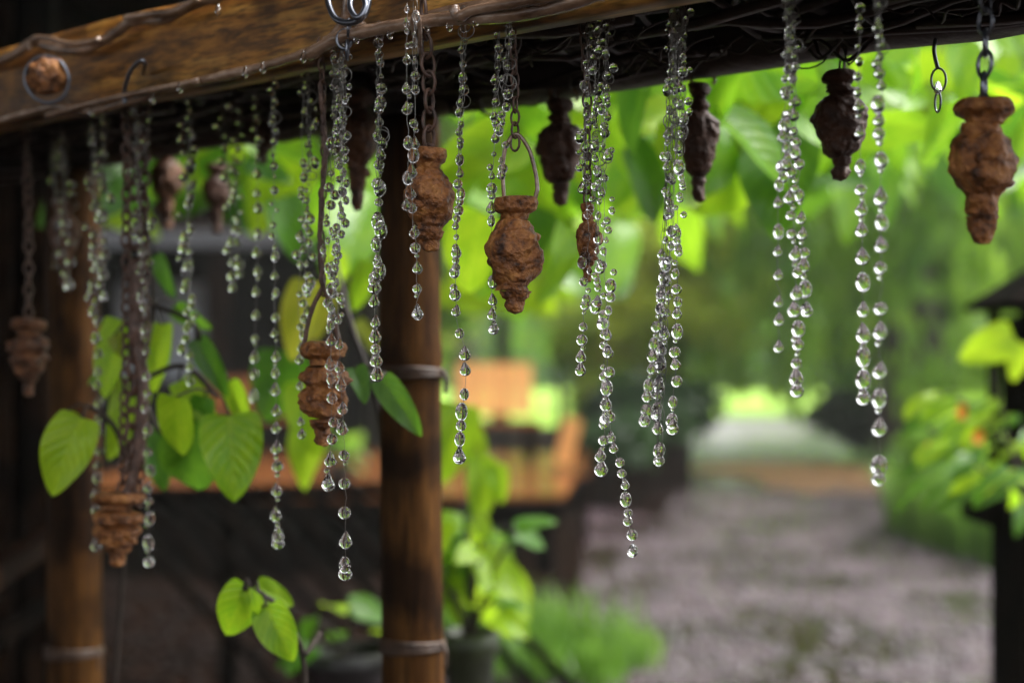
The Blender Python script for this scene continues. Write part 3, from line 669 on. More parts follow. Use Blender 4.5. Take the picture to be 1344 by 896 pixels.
POTG = 'clay finials hanging from the pergola'
def finial(px, y0, y1, w, Y, label, mat='terra', seed=0, style=0, chain=True, handle=False, top_mat='rust', name='hanging_finial', chw=1.0, tilt=0, cx=None):
    """px centre, y0 top, y1 bottom (rows of the photo), w width, Y metres away"""
    H = (y1 - y0) / F * Y; Rr = w / F * Y / 2
    base = P(px, y1, Y); r = empty(name, base, label, 'clay finial', POTG)
    if style == 0:   prof = [(.42, 1.0), (.72, .985), (.80, .93), (.74, .88), (.52, .85), (.48, .80), (.62, .74), (.84, .66), (.98, .58), (1.0, .50), (.94, .42), (.78, .33), (.58, .27), (.52, .24), (.60, .20), (.52, .15), (.36, .12), (.34, .06), (.26, .015), (.04, 0)]
    elif style == 1: prof = [(.3, 1.0), (.55, .985), (.62, .94), (.55, .90), (.40, .87), (.45, .84), (.56, .80), (.42, .77), (.72, .73), (.96, .67), (1.0, .58), (.94, .48), (.86, .40), (.70, .30), (.62, .26), (.38, .22), (.36, .17), (.30, .14), (.34, .08), (.26, .02), (.03, 0)]
    elif style == 2: prof = [(.5, 1.0), (.9, .98), (1.0, .93), (.92, .86), (.6, .82), (.62, .76), (.95, .70), (1.0, .62), (.72, .57), (.90, .50), (.94, .44), (.80, .36), (.70, .30), (.52, .26), (.46, .20), (.30, .17), (.30, .06), (.24, .015), (.04, 0)]
    elif style == 4: prof = [(.4, 1.0), (.8, .985), (.9, .95), (.88, .91), (.62, .86), (.54, .82), (.56, .76), (.86, .70), (1.0, .60), (.98, .52), (.84, .42), (.62, .36), (.52, .33), (.50, .24), (.48, .20), (.42, .17), (.40, .10), (.33, .04), (.25, .012), (.04, 0)]
    else:            prof = [(.5, 1.0), (.80, .985), (.88, .95), (.82, .91), (.55, .88), (.5, .84), (.7, .79), (.98, .72), (1.0, .62), (.92, .52), (.7, .44), (.52, .40), (.44, .36), (.42, .22), (.36, .17), (.30, .15), (.32, .05), (.25, .012), (.04, 0)]
    fine = []
    for i in range(len(prof) - 1):
        for k in range(5):
            t = k / 5; fine.append((prof[i][0] * (1 - t) + prof[i + 1][0] * t, prof[i][1] * (1 - t) + prof[i + 1][1] * t))
    fine.append(prof[-1])
    ntop = 5 * 5
    full = [(a * Rr, b * H) for a, b in fine]
    mb = MB(); mb.lathe([(Rr * .05, full[0][1] - .004)] + full[:ntop + 1], 72, lump=Rr * .13, lscale=1.6 / Rr * .6, seed=seed)
    mb.build('rim', M[mat], r)
    nt_ = 5 * (len(prof) - 1) - 5 * 5
    mb = MB(); mb.lathe(full[ntop:nt_ + 1], 90, lump=Rr * (.32 if style == 2 else .18), lscale=1.6 / Rr * .6, seed=seed + 5); 
    rk_ = random.Random(seed)
    for kk in range(5):   # clay knobs pressed on the flank
        a = rk_.random() * 6.283; hz_ = rk_.uniform(.30, .72); pr = 0.0
        for (r0_, z0_), (r1_, z1_) in zip(full, full[1:]):
            if z1_ <= hz_ * H <= z0_: pr = r0_
        rr = Rr * rk_.uniform(.16, .36); cc = Vector((math.cos(a) * pr * .86, math.sin(a) * pr * .86, hz_ * H))
        bm = bmesh.new(); bmesh.ops.create_icosphere(bm, subdivisions=3, radius=rr)
        vs = [cc + Vector((v.co.x, v.co.y, v.co.z * .75)) * (1 + .3 * noise.noise(v.co * (3 / Rr) + Vector((seed, kk, 0)))) for v in bm.verts]; fs = [tuple(q.index for q in f.verts) for f in bm.faces]; bm.free(); mb.add(vs, fs)
    mb.build('body', M[mat], r)
    mb = MB(); mb.lathe(full[nt_:], 40, lump=Rr * .12, lscale=2.4 / Rr * .6, seed=seed + 9); mb.build('tip', M[mat], r)
    top = Vector((0, 0, H))
    if handle:
        hx = Rr * .72; hh = handle / F * Y
        mb = MB(); mb.tube(smooth_path([top + Vector((hx * 1.0, 0, -.002)), top + Vector((hx * 1.12, 0, hh * .2)), top + Vector((hx * .75, 0, hh * .72)), top + Vector((.05 * hx, 0, hh)), top + Vector((-hx * .5, 0, hh * .75)), top + Vector((-hx * .62, 0, hh * .3)), top + Vector((-hx * .5, -Rr * .4, -.01))], 6), 0.0016, 8, .2)
        mb.build('handle', M['rod'], r); top = top + Vector((0, 0, hh - .001))
    if chain:
        zt = ZB + 0.015 - base.z
        if zt > top.z + 0.004:
            mb = MB(); cxo = (cx - px) / F * Y if cx is not None else 0
            chain_mesh(mb, smooth_path([top + Vector((0, 0, -.006)), top.lerp(Vector((cxo, 0, zt)), .5) + Vector((.002, 0, 0)), Vector((cxo, 0, zt))], 5), 0.0095 * chw, 0.0038 * chw, 0.0011 * chw)
            mb.build('chain', M[top_mat], r)
    if tilt: r.rotation_euler.y = R(tilt)
    return r
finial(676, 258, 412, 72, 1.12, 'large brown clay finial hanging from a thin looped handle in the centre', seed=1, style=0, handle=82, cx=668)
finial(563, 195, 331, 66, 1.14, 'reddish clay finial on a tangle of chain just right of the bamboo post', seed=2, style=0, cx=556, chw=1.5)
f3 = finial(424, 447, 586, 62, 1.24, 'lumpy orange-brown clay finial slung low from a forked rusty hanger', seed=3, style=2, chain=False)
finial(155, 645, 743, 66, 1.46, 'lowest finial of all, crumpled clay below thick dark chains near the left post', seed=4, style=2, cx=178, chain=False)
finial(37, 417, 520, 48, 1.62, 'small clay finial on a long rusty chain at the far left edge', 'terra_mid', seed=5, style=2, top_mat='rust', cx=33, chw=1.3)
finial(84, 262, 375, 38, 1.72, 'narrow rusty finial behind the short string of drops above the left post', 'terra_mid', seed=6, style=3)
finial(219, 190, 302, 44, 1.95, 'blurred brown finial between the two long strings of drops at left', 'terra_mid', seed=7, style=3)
finial(285, 215, 308, 36, 1.98, 'small dim finial behind the short pair of strings left of the tall thin string', 'terra_deep_shade', seed=8, style=3)
finial(345, 130, 216, 44, 1.7, 'dim stubby finial tucked under the beam above the tall thin string of drops', 'terra_deep_shade', seed=9, style=1)
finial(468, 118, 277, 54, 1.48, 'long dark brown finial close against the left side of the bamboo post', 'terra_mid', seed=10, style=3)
finial(735, 130, 271, 58, 1.42, 'dark pointed finial silhouetted against leaves right of the looped-handle finial', 'terra_deep_shade', seed=11, style=1, handle=20)
finial(918, 108, 266, 50, 1.36, 'ragged finial darkened to a silhouette against the leaves behind the thick bundle of drops', 'terra_deep_shade', seed=12, style=1, handle=18)
finial(1103, 92, 238, 72, 1.25, 'wide urn-shaped finial darkened to a silhouette between the two right-hand groups of drops', 'terra_deep_shade', seed=13, style=1)
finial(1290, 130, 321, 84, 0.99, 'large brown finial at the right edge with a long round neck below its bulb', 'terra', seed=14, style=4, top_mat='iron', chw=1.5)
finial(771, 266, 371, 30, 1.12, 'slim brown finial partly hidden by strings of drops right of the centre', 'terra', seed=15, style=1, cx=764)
# forked hanger of the third finial
mb = MB(); Y = 1.24
def q3(px, py, dy=0): return P(px, py, Y + dy) - f3.location
mb.tube(smooth_path([q3(420, 110), q3(426, 200), q3(420, 300), q3(424, 378)], 8), 0.0022, 8, .4)
mb.tube(smooth_path([q3(424, 376), q3(412, 400), q3(403, 430), q3(398, 462)], 6), 0.0020, 8, .4)
mb.tube(smooth_path([q3(424, 376), q3(434, 400), q3(443, 440), q3(447, 470)], 6), 0.0024, 8, .4)
chain_mesh(mb, [q3(424, 380), q3(421, 300), q3(426, 200), P(421, 0, Y) * 0 + Vector((q3(421, 300).x, 0, ZB + .01 - f3.location.z))], 0.009, .0035, .001)
mb.build('forked_hanger', M['rust'], f3)
# thick chains of the fourth
f4 = [o for o in bpy.data.objects if o.type == 'EMPTY' and 'lowest finial' in o.get('label', '')][0]
mb = MB(); Y = 1.46
for (x0, x1, w) in ((176, 170, 1.7), (190, 182, 1.3), (165, 160, 1.2)):
    a = P(x0, 0, Y); a.z = ZB + .01; chain_mesh(mb, [a - f4.location, P((x0 + x1) / 2 + 4, 430, Y) - f4.location, P(x1, 655, Y) - f4.location], .0095 * w, .004 * w, .0013 * w)
pts = smooth_path([P(182, 340, Y), P(178, 430, Y), P(188, 520, Y), P(180, 600, Y), P(168, 650, Y)], 8)
mb.tube([p - f4.location for p in pts], [.006 + .005 * abs(noise.noise(Vector((i * .3, 1, 0)))) for i in range(len(pts))], 10, .4)
mb.build('chain', M['rust'], f4)
# clay ball held in a ring on the beam
r = empty('clay_lump', P(63, 100, lineY(63, -.035)), 'rough reddish clay lump in a bright iron ring on the beam, upper left', 'clay finial')
bm = bmesh.new(); bmesh.ops.create_icosphere(bm, subdivisions=4, radius=1)
mb = MB(); mb.add([Vector((v.co.x * .0205, v.co.y * .018, v.co.z * .0195)) * (1 + .22 * noise.noise(v.co * 2.1) + .1 * noise.noise(v.co * 6)) for v in bm.verts], [tuple(q.index for q in f.verts) for f in bm.faces]); bm.free()
mb.build('lump', M['terra'], r)
mb = MB(); mb.ring((0, -.0035, -.004), .0225, .0019, (.1, 1, .1), 32, 8, 1.05); mb.build('ring', M['iron'], r)

# ------------------------------------------------------------------ strings of water drops
def drop_data(kind):
    N = 24; prof = []
    for i in range(N + 1):
        t = math.pi * i / N
        z = math.cos(t); rr = math.sin(t)
        if kind == 1 and z > 0: z = z + 0.55 * z ** 3; rr = rr * (1 - 0.38 * (math.cos(t)) ** 1.3)      # tear
        if kind == 2: z *= 1.35
        prof.append((max(rr, 0.001), z))
    mb = MB(); mb.lathe(prof, 32)
    me = bpy.data.meshes.new('water_drop'); me.from_pydata(mb.v, [], mb.f); me.polygons.foreach_set('use_smooth', [True] * len(me.polygons)); me.materials.append(M['water']); me.update()
    bm = bmesh.new(); bm.from_mesh(me); bmesh.ops.recalc_face_normals(bm, faces=bm.faces); bm.to_mesh(me); bm.free()
    return me
DROPS = [drop_data(0), drop_data(1), drop_data(2)]
SG = 'strings of water drops hanging from the pergola'
def strand(path, Y, ydense, label, r0=4.6, r1=8.0, sp0=7.5, sp1=27, jit=6, chain=True, dense_to=None, pull=1.0):
    """path: (px,py) points from top to bottom"""
    top = P(path[0][0], 0, Y); top.z = min(ZB + 0.012, P(path[0][0], path[0][1], Y).z) if path[0][1] > 100 and False else ZB + 0.008
    ytop = HOR - (top.z - EYE) * F / Y
    if path[0][1] < ytop: path = [(path[0][0], ytop)] + [q for q in path if q[1] > ytop]
    elif path[0][1] > ytop + 5: path = [(path[0][0], ytop)] + list(path)
    root = empty('drop_string', top, label, 'string of drops', SG)
    wp = smooth_path([P(px, py, Y) for px, py in path], 10)
    # parametrise by row
    def at(py):
        z = EYE + (HOR - py) * Y / F
        for a, b in zip(wp, wp[1:]):
            if a.z >= z >= b.z: return a.lerp(b, (a.z - z) / max(a.z - b.z, 1e-6))
        return wp[-1].copy()
    y1 = path[-1][1]
    mb = MB(); jp = []
    npt = max(6, int((y1 - ytop) / 14))
    for i in range(npt + 1): jp.append(at(ytop + (y1 - ytop) * i / npt) + Vector((random.gauss(0, .0006), random.gauss(0, .0006), 0)) - top)
    mb.tube(jp, 0.00020, 5); mb.build('thread', M['wire'], root)
    if chain:
        mb = MB(); yc = ytop + (min(ydense, y1 - 20) - ytop) * .55; cp = [at(ytop + (yc - ytop) * i / 10) - top for i in range(11)]
        chain_mesh(mb, cp, 0.0085, 0.0026, 0.00027); mb.build('chain', M['wire'], root)
        if random.random() < .8:
            for k in range(3):
                mb = MB(); mb.ring(at(ytop + 15 + (yc - ytop) * random.random() * .8) - top + Vector((.002, 0, 0)), random.uniform(.004, .007), .00045, (random.gauss(0, .4), 1, random.gauss(0, .3)), 20, 5)
                mb.build('loop', M['wire'], root)
    y = ytop + random.uniform(8, 20); cnt = 0
    while y < y1 and cnt < 95:
        t = (y - ytop) / (y1 - ytop)
        dense = y < ydense
        if dense:
            rr = random.choice((.55, .7, .8, .9, 1.0, 1.15)) * r0 * 1.0 * (0.9 + .45 * t); j = max(-1, min(1, random.gauss(0, .55))) * jit * .85; kd = random.choice((0, 0, 1, 2)); step = sp0 * 1.45 * random.uniform(.5, 1.5)
        else:
            u = (y - ydense) / max(y1 - ydense, 1); rr = (r0 * 1.2 + (r1 - r0 * 1.2) * u) * random.uniform(.78, 1.08); j = random.gauss(0, jit * .12); kd = random.choice((0, 1, 1, 1, 2)); step = sp1 * random.uniform(.7, 1.35)
            if random.random() < .35:   # a small companion drop
                p = at(y + rr * 1.5) + Vector((random.gauss(0, 1.5) / F * Y, 0, 0)); o = bpy.data.objects.new('water_drop', DROPS[0]); COL.objects.link(o); o.parent = root; o.location = p - top; s = rr * .45 / F * Y; o.scale = (s, s, s); cnt += 1
        p = at(y) + Vector((j / F * Y, random.gauss(0, 1) * jit * .5 / F * Y if dense else 0, 0))
        o = bpy.data.objects.new('water_drop', DROPS[kd]); COL.objects.link(o); o.parent = root; o.location = p - top; s = rr / F * Y; o.scale = (s, s, s * random.uniform(.95, 1.12)); o.rotation_euler = (random.gauss(0, .08), random.gauss(0, .08), random.random() * 6); cnt += 1
        y += step
    p = P(path[-1][0], y1, Y); o = bpy.data.objects.new('water_drop', DROPS[1]); COL.objects.link(o); o.parent = root; o.location = p - top; s = r1 * random.uniform(.9, 1.05) / F * Y; o.scale = (s, s, s * 1.05)
    return root
strand([(80, 160), (86, 300), (90, 376)], 1.66, 370, 'short dense string of drops in front of the upper left post', 5, 6, 7, 20, 12)
strand([(68, 160), (74, 280), (72, 350)], 1.7, 345, 'short dim string of drops between the two rusty chains at the far left', 4, 5, 7, 20, 7)
strand([(122, 150), (126, 400), (128, 560), (126, 716)], 1.52, 410, 'long string of drops falling in front of the left post to beside the lowest finial', 4.8, 6.5, 7, 22, 11)
strand([(134, 150), (138, 260), (136, 390)], 1.54, 385, 'short dense string twisted round the long string by the left post', 4.5, 5.5, 8, 22, 9)
strand([(178, 140), (184, 300), (192, 480), (195, 738)], 1.44, 400, 'long string of drops that ends just right of the lowest finial', 4.8, 7, 8, 25, 10)
strand([(196, 140), (192, 230), (196, 345)], 1.46, 345, 'short string of drops beside the long one above the vine leaves at left', 4.5, 6, 9, 22, 8)
strand([(250, 130), (246, 330), (250, 500)], 1.45, 460, 'dense dark string of drops ending in a tight cluster over the vine leaves', 5.4, 6.5, 6.5, 14, 13)
strand([(292, 120), (300, 250), (305, 378)], 1.50, 340, 'short string, left one of the pair left of the tall thin string', 4.8, 6, 9, 17, 10)
strand([(312, 120), (310, 250), (314, 360)], 1.52, 350, 'short string, right one of the pair left of the tall thin string', 4.5, 5.5, 9, 17, 8)
strand([(334, 120), (338, 300), (333, 522)], 1.45, 200, 'thin blurred string of drops left of the tall thin string', 4.8, 6.5, 9, 24, 6)
strand([(358, 100), (360, 300), (362, 500), (365, 712)], 1.32, 330, 'tall thin string of drops ending low in front of the deck', 4.6, 8, 9, 25, 6)
strand([(404, 90), (405, 250), (400, 400), (398, 465)], 1.30, 410, 'dense string of drops on the left side of the forked hanger', 4.8, 6, 7, 17, 12)
strand([(398, 90), (396, 300), (392, 400), (396, 570)], 1.30, 340, 'sparse outer string of drops running down the left flank of the lumpy orange finial', 4.5, 6, 12, 38, 7, chain=False)
strand([(448, 60), (446, 250), (434, 420), (436, 560), (431, 636)], 1.20, 350, 'string of drops falling across the lumpy orange finial, ending just below it', 5, 8.5, 8, 24, 9)
strand([(452, 60), (450, 200), (444, 400), (452, 600), (453, 752)], 1.19, 420, 'longest string of drops, its last big beads hanging far below the lumpy orange finial', 5, 9.5, 8, 30, 8)
strand([(440, 60), (438, 200), (432, 330), (436, 420)], 1.21, 400, 'short dense string of drops between the forked hanger and the longer strings', 5, 7, 9, 20, 9)
strand([(497, 80), (497, 250), (492, 400), (495, 492)], 1.17, 380, 'string of drops along the left edge of the bamboo post', 6.4, 8.5, 9, 20, 5)
strand([(545, 40), (544, 180), (540, 250), (547, 350), (548, 412)], 1.10, 200, 'string of drops running down the left side of the reddish finial', 6, 7.5, 11, 25, 7)
strand([(534, 110), (536, 200), (533, 270)], 1.09, 60, 'short sparse string of beads left of the reddish finial', 5.5, 6.5, 11, 35, 3, chain=False)
strand([(608, 60), (602, 250), (598, 400), (612, 480), (604, 560), (603, 600)], 1.12, 380, 'wavy string of drops between the reddish finial and the looped-handle finial', 6, 8.5, 9, 24, 5)
strand([(654, 60), (648, 200), (645, 300), (648, 432)], 1.12, 250, 'string of drops down the left side of the looped-handle finial', 5.5, 7, 9, 22, 7)
strand([(668, 40), (662, 130), (658, 230)], 1.10, 225, 'short string of drops beside the chain of the looped-handle finial', 5, 6.5, 10, 20, 6)
strand([(774, 20), (768, 200), (772, 330), (762, 486)], 1.11, 400, 'string of drops passing over the slim finial and ending at mid height', 5.2, 7.5, 7, 24, 9)
strand([(798, 0), (792, 200), (794, 330), (796, 500), (789, 616)], 1.10, 440, 'dense main string of drops just right of the slim finial', 5.6, 8.8, 8.5, 24, 13)
strand([(786, 0), (782, 150), (784, 300), (792, 450), (800, 560), (818, 630), (830, 724)], 1.11, 560, 'string of drops that bends right and ends in a thick glassy spiral', 5.4, 7.5, 9, 15, 9)
strand([(884, 0), (886, 150), (884, 300), (866, 400), (856, 480), (846, 552)], 1.07, 340, 'leftmost string of the thick bundle of drops', 5.8, 8, 9, 19, 13)
strand([(892, 0), (888, 180), (880, 300), (874, 430), (862, 520), (865, 604)], 1.08, 380, 'longest string of the thick bundle of drops', 5.6, 8, 10.5, 21, 12)
strand([(898, 0), (896, 180), (890, 300), (888, 420), (886, 480), (883, 562)], 1.09, 350, 'rightmost string of the thick bundle of drops', 5.6, 8, 11, 22, 10)
strand([(884, 0), (876, 200), (870, 330), (868, 440), (862, 545)], 1.08, 330, 'inner string of the thick bundle of drops', 5.2, 7.5, 15, 22, 8)
strand([(1036, 0), (1036, 150), (1038, 250), (1046, 400), (1046, 512)], 1.01, 250, 'longest of the three strings right of the thick bundle', 6.6, 9, 8, 25, 10)
strand([(1032, 0), (1030, 150), (1022, 260), (1022, 456)], 1.0, 200, 'left and thinnest of the three strings right of the thick bundle', 5.5, 6.5, 12, 33, 6, chain=False)
strand([(1040, 0), (1044, 150), (1052, 300), (1059, 408)], 1.02, 240, 'right one of the three strings right of the thick bundle', 6, 8.5, 11, 24, 8)
strand([(1128, 130), (1130, 260), (1133, 400), (1133, 522)], 1.0, 130, 'shorter sparse string of large drops right of the urn-shaped finial', 6.4, 10, 11, 33, 3, chain=False)
strand([(1152, 0), (1156, 150), (1156, 300), (1155, 450), (1153, 628)], 0.96, 190, 'long sparse string of large drops, last on the right', 7.5, 10, 12, 40, 5)

# small empty chain hanging at upper right
ec = empty('iron_chain', P(1233, 60, 1.2), 'short empty iron chain against the leaves near the right finial', 'chain')
mb = MB(); a = P(1230, 55, 1.2); a.z = ZB + .01
mb.tube(smooth_path([a - ec.location, P(1226, 66, 1.2) - ec.location, P(1231, 90, 1.2) - ec.location], 5), .0018, 7)
mb.ring(P(1232, 105, 1.2) - ec.location, .0098, .0011, (0.1, 1, 0), 24, 7, .62, (0, 0, 1)); mb.ring(P(1231, 134, 1.2) - ec.location, .0085, .0010, (1, .3, 0), 24, 7, .5, (0, 0, 1))
mb.build('link', M['iron'], ec)
mb = MB(); mb.lathe([(.0001, .006), (.0016, .0045), (.0034, 0), (.0034, -.0025), (.0018, -.005), (.0001, -.0055)], 16, P(1231, 116, 1.2) - ec.location); mb.build('water_drop', M['water'], ec)

# ------------------------------------------------------------------ near vines with heart-shaped leaves
def vine(label, stems, leaves, loc, name='climbing_vine', stem_r=.003, petioles=True, cat='vine'):
    v = empty(name, loc, label, cat)
    mb = MB()
    for st in stems: mb.tube([p - v.location for p in smooth_path([P(*q) for q in st], 6)], stem_r, 7, .2)
    for lf in leaves:
        bx, by, tx, ty, Y = lf[:5]; kind = lf[5] if len(lf) > 5 else 'leaf'; wid = lf[6] if len(lf) > 6 else 1.0; dt = lf[7] if len(lf) > 7 else random.uniform(-.03, .03)
        b_ = P(bx, by, Y); t_ = P(tx, ty, Y + dt); put_leaf(v, b_, t_, kind, wid=wid)
        if petioles and stems:
            near = min((P(*q) for st in stems for q in st), key=lambda p: (p - b_).length)
            if (near - b_).length < .25: mb.tube([q - v.location for q in smooth_path([near, near.lerp(b_, .5) + Vector((0, 0, .008)), b_], 4)], .0014, 5)
    if stems: mb.build('stem', M['bark'], v)
    return v
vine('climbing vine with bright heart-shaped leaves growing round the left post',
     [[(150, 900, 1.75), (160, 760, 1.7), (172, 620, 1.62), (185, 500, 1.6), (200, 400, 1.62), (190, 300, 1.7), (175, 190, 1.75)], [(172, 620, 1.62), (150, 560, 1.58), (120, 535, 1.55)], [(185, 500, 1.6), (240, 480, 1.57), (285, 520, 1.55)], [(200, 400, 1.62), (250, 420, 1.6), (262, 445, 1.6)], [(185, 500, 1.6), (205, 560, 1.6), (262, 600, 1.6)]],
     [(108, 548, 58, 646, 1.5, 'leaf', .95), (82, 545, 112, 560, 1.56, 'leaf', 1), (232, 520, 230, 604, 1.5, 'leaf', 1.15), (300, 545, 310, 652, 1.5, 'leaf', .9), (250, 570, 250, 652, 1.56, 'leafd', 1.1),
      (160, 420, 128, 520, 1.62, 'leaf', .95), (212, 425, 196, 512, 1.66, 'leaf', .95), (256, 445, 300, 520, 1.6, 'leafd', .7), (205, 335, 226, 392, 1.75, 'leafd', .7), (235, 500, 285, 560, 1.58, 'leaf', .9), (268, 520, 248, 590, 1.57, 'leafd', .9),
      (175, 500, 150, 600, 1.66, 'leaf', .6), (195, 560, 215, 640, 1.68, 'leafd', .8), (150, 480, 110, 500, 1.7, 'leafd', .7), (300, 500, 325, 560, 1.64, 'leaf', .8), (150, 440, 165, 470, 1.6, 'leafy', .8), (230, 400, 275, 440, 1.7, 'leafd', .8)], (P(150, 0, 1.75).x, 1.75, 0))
vine('low sprig with three round bright leaves in front of the dark ground',
     [[(400, 900, 1.5), (395, 850, 1.48), (370, 800, 1.45), (335, 775, 1.42)], [(400, 860, 1.48), (420, 830, 1.5)], [(340, 780, 1.43), (320, 770, 1.42)]],
     [(328, 770, 288, 836, 1.42, 'leaf', 1.05), (350, 795, 380, 868, 1.42, 'leaf', .95), (335, 768, 388, 795, 1.47, 'leaf', .8)], (P(400, 0, 1.5).x, 1.5, 0), name='leafy_sprig', cat='plant')
vine('vine with glossy deep green and yellow leaves at the left side of the bamboo post',
     [[(505, 900, 1.72), (508, 700, 1.7), (500, 560, 1.66), (480, 480, 1.64), (460, 420, 1.7), (440, 340, 1.8)], [(480, 480, 1.64), (500, 490, 1.5), (510, 500, 1.45)]],
     [(500, 497, 552, 570, 1.42, 'leafd', .75), (465, 482, 482, 526, 1.42, 'leafd', .75), (405, 370, 378, 470, 2.0, 'leafy', .7), (425, 380, 420, 450, 2.1, 'leafy', .8), (480, 340, 470, 410, 2.1, 'leaf', .7), (400, 500, 415, 600, 2.0, 'leaf', .9), (450, 330, 425, 380, 2.2, 'leaf'), (470, 420, 500, 470, 2.2, 'leafy', .6), (370, 460, 355, 560, 2.2, 'leafd', .9), (415, 540, 390, 640, 2.3, 'leaf', .6)], (P(505, 0, 1.72).x, 1.72, 0))
# leaves hanging behind the pergola (upper right and middle)
def leaf_curtain(label, n, x0, x1, ytop, ybot, Y0, Y1, size, kinds, loc, seed):
    global random
    rs = random.getstate(); random.seed(seed)
    v = empty('hanging_vine', loc, label, 'vine'); mb = MB()
    stems = []
    for k in range(max(2, int((x1 - x0) / 90))):
        x = x0 + (x1 - x0) * (k + .5) / max(2, int((x1 - x0) / 90)); Y = random.uniform(Y0, Y1)
        mb.tube([p - v.location for p in smooth_path([P(x, ytop - 140, Y), P(x + random.gauss(0, 15), ytop, Y), P(x + random.gauss(0, 20), (ytop + (ybot(x) if callable(ybot) else ybot)) / 2, Y)], 6)], .003, 6, .2)
    mb.build('stem', M['bark'], v)
    for i in range(n):
        px = x0 + (x1 - x0) * ((i + random.random()) / n); Y = random.uniform(Y0, Y1)
        px = x0 + (x1 - x0) * random.random()
        yb = ybot(px) if callable(ybot) else ybot
        py = ytop - 60 + (yb - ytop) * random.random() ** .9
        L = size * random.uniform(.6, 1.5); a = random.gauss(0, .85)
        b_ = P(px, py, Y); t_ = b_ + Vector((math.sin(a), random.gauss(0, .5), -math.cos(a) * .8 - .15)) * L
        put_leaf(v, b_, t_, random.choice(kinds), wid=random.uniform(.75, 1.1), face=(random.gauss(0, .7), -1, random.gauss(.4, .7)))
    random.setstate(rs); return v
k3 = ['leafc', 'leafc', 'leafc', 'leaf', 'leafd']
leaf_curtain('large bright leaves hanging behind the urn-shaped and right finials', 84, 960, 1420, 60, lambda x: 215 + 30 * math.sin(x * .02), 1.75, 2.6, .10, k3, P(1150, -250, 2.1), 4)
leaf_curtain('large bright leaves hanging behind the thick bundle of drops', 56, 760, 990, 90, lambda x: 300 - (x - 760) * .25, 1.8, 2.7, .10, k3, P(880, -250, 2.2), 5)
leaf_curtain('bright leaves hanging between the bamboo post and the looped-handle finial', 34, 560, 780, 110, 360, 1.9, 2.9, .11, k3, P(660, -250, 2.3), 6)
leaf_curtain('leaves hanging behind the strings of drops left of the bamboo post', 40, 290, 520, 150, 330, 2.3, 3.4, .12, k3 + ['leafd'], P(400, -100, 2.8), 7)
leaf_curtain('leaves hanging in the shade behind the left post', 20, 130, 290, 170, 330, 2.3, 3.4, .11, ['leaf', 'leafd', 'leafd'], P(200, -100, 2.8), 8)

leaf_curtain('smaller leaves hanging lower and farther back behind the looped-handle finial', 80, 560, 960, 200, lambda x: 420 - abs(x - 680) * .35, 3.2, 5.0, .13, ['leafc', 'leafc', 'leaf', 'leafd'], P(740, -250, 4.0), 12)
leaf_curtain('smaller leaves hanging farther back at the upper right, over the willow', 70, 960, 1420, 120, lambda x: 300 + 30 * math.sin(x * .03), 3.2, 5.0, .13, ['leafc', 'leafc', 'leafd'], P(1180, -250, 4.0), 13)

# potted plant right of the bamboo post
def pot_plant(px, pyrim, w, Y, h, label, mat, lv, kinds, spread, up, leafsize, seed):
    random.seed(seed)
    X = (px - 672) / F * Y; zr = EYE + (HOR - pyrim) / F * Y
    o = planter('potted_plant', (X, Y, max(0, zr - h)), w / F * Y / 2, h, mat, label); 
    if zr - h > 0.02:   # a stand under the pot
        s = empty('pot_stand', (X, Y, 0), 'dark stand under ' + label, 'plant stand'); mb = MB(); zz = zr - h
        mb.lathe([(w / F * Y * .38, 0), (w / F * Y * .38, zz - .03), (w / F * Y * .5, zz - .03), (w / F * Y * .5, zz)], 24); mb.build('pedestal', M['darkwood'], s)
    mb = MB(); lt = []
    for i in range(lv):
        a = random.random() * 6.283; r_ = random.random() ** .6 * spread; z = h + up * random.uniform(.1, 1)
        c = Vector((math.cos(a) * r_, math.sin(a) * r_, z))
        if i % 3 == 0: mb.tube(smooth_path([(0, 0, h * .85), (c.x * .4, c.y * .4, (h + z) / 2), c], 4), .004, 5)
        b_ = c + o.location; d = Vector((math.cos(a) * .7 + random.gauss(0, .3), math.sin(a) * .7 + random.gauss(0, .3), random.gauss(-.35, .35))).normalized()
        lt.append((b_, b_ + d * leafsize * random.uniform(.7, 1.3), random.choice(kinds), d))
    mb.build('stem', M['bark'], o)
    for b_, t_, k, d in lt: put_leaf(o, b_, t_, k, face=Vector((random.gauss(0, .4), -.5 + random.gauss(0, .4), 1)))
    return o
pot_plant(617, 828, 72, 2.5, .28, 'bushy bright plant in a mossy green pot right of the bamboo post', M['moss'], 34, ['leaf', 'leaf', 'leafd'], .085, .2, .085, 3)
pot_plant(458, 850, 120, 2.6, .3, 'black pot of sparse plants left of the bamboo post foot', M['black'], 7, ['leafd', 'leaf'], .10, .08, .07, 5)
vine('tall plant with bright upright leaves just behind the bamboo post', [[(640, 900, 2.9), (635, 760, 2.85), (625, 640, 2.8), (600, 540, 2.75)], [(635, 760, 2.85), (660, 690, 2.8)]],
     [(600, 530, 580, 640, 2.6, 'leaf', .7), (612, 560, 640, 640, 2.7, 'leaf', .8), (632, 600, 632, 690, 2.7, 'leaf', .7), (650, 610, 660, 660, 2.7, 'leaf', .7), (605, 690, 680, 715, 2.8, 'leafd', .5), (610, 720, 690, 770, 2.8, 'leaf', .9), (620, 760, 660, 850, 2.8, 'leaf', .8), (590, 700, 610, 790, 2.6, 'leafd', .8), (590, 740, 600, 830, 2.55, 'leaf', .5), (585, 560, 575, 600, 2.7, 'leaf', .8), (655, 745, 700, 800, 2.9, 'leaf', .8), (640, 780, 620, 860, 2.9, 'leafd')], (P(640, 0, 2.9).x, 2.9, 0), name='upright_plant', cat='plant')
pot_plant(445, 640 - 30, 40, 9.6, .28, 'small black flowerpot standing on the deck left of the bamboo post', M['black'], 12, ['leafd', 'leaf'], .12, .2, .16, 9)
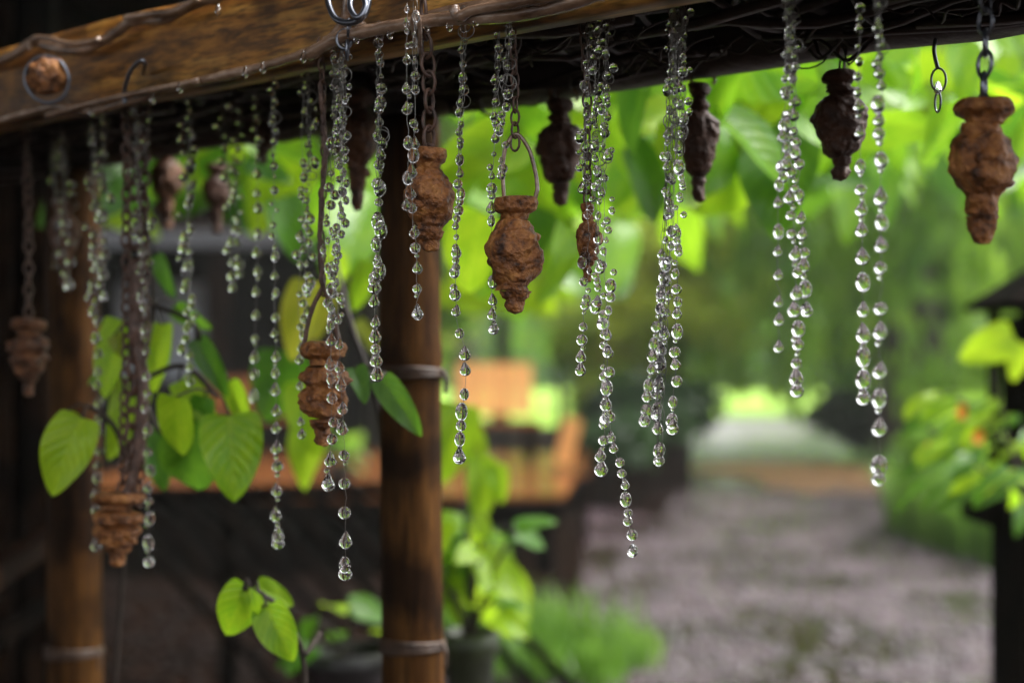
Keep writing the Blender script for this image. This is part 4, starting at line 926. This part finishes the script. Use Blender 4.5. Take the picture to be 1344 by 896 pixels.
# leaning bamboo rack below the deck
rk = empty('bamboo_rack', (P(350, 0, 5.5).x, 5.5, 0), 'rack of dark leaning bamboo poles in front of the deck', 'rack')
for i in range(9):
    x0 = 120 + i * 48; mb = MB()
    mb.tube([P(x0, 640, 5.6) - rk.location, P(x0 + 150, 800, 5.1) - rk.location, P(x0 + 250, 905, 4.95) - rk.location], .02, 8); mb.build('pole', M['darkwood'], rk)
mb = MB(); mb.tube([P(90, 652, 5.65) - rk.location, P(560, 640, 5.65) - rk.location], .03, 8); mb.build('crossbar', M['darkwood'], rk)
for px in (110, 300, 545):
    mb = MB(); q = P(px, 650, 5.72) - rk.location; mb.box((q.x, q.y, q.z / 2), (.06, .06, q.z)); mb.build('upright', M['darkwood'], rk, smooth=False)

# ------------------------------------------------------------------ right edge: lantern on a pedestal and its plants
LX = P(1384, 0, 3.0).x
lan = empty('garden_lantern', (LX, 3.0, 0), 'dark wooden lantern with a sloping roof on a post at the right edge', 'lantern')
zz = lambda py: EYE + (HOR - py) / F * 3.0
mb = MB(); r_ = .145
mb.add([(-r_, -r_, zz(398)), (r_, -r_, zz(398)), (r_, r_, zz(398)), (-r_, r_, zz(398)), (0, 0, zz(330)), (-r_, -r_, zz(398) - .012), (r_, -r_, zz(398) - .012), (r_, r_, zz(398) - .012), (-r_, r_, zz(398) - .012)],
       [(0, 1, 4), (1, 2, 4), (2, 3, 4), (3, 0, 4), (5, 6, 1, 0), (6, 7, 2, 1), (7, 8, 3, 2), (8, 5, 0, 3), (8, 7, 6, 5)]); mb.build('roof', M['darkwood'], lan, smooth=False)
mb = MB()
for sx in (-1, 1):
    for sy in (-1, 1): mb.box((sx * .095, sy * .095, (zz(404) + zz(640)) / 2 - .005), (.022, .022, zz(404) - zz(640)))
mb.build('frame', M['darkwood'], lan, smooth=False)
mb = MB(); mb.box((0, 0, zz(520)), (.165, .165, zz(415) - zz(625))); mb.build('panel', M['darkwood'], lan, smooth=False)
mb = MB(); mb.box((0, 0, zz(668)), (.30, .30, zz(650) - zz(690))); mb.build('shelf', M['darkwood'], lan, smooth=False)
mb = MB(); mb.box((0, 0, zz(692) / 2), (.2, .2, zz(692))); mb.build('pedestal', M['darkwood'], lan, smooth=False)
mb = MB(); mb.tube([(-.0, 0, zz(335)), (0, 0, zz(250))], .008, 8); mb.build('finial', M['darkwood'], lan)
lp = vine('leafy plant with bright leaves and small orange flowers at the lantern', [[(1345, 660, 2.75), (1320, 560, 2.72), (1300, 490, 2.7)], [(1345, 660, 2.75), (1270, 600, 2.65), (1215, 560, 2.6)], [(1345, 620, 2.75), (1290, 540, 2.7), (1230, 520, 2.66)]],
     [(1330, 440, 1262, 470, 2.6, 'leaf', 1.0), (1340, 450, 1330, 500, 2.65, 'leaf', .8)], (P(1345, 0, 2.75).x, 2.75, zz(650)), name='flowering_plant', cat='plant')
random.seed(21)
for i in range(52):
    px = 1215 + random.random() * 150; py = 515 + random.random() * 125 + (px - 1215) * .1; b_ = P(px, py, random.uniform(2.5, 2.85)); a = random.gauss(-1.1, .7)
    put_leaf(lp, b_, b_ + Vector((math.sin(a), random.gauss(0, .4), -.35)).normalized() * random.uniform(.05, .09), random.choice(['leaf', 'leaf', 'leafd']), wid=.6, face=(random.gauss(0, .4), -.6, 1))
for (px, py) in ((1220, 590), (1283, 572), (1262, 540)):
    mb = MB(); c = P(px, py, 2.58) - lp.location
    for k in range(6):
        a = k * math.pi / 3; d = Vector((math.cos(a) * .6, -.3, math.sin(a) * .8)); e = Vector((-math.sin(a), 0, math.cos(a))) * .006
        mb.add([c, c + d * .012 + e, c + d * .022, c + d * .012 - e], [(0, 1, 2, 3)])
    mb.build('flower', M['petal'], lp, smooth=False)


# ------------------------------------------------------------------ rain mist
m, n, l, b = nt('rain_mist'); n.remove(b)
pv = n.new('ShaderNodeVolumePrincipled'); pv.inputs['Color'].default_value = (0.93, 0.96, 0.90, 1); pv.inputs['Density'].default_value = 0.0011
l.new(pv.outputs[0], n['Material Output'].inputs['Volume'])
mb = MB(); mb.box((0, 50, 8), (130, 120, 18)); hz = mb.build('haze', m, smooth=False); tag(hz, 'pale rain mist filling the garden', 'mist', kind='stuff')
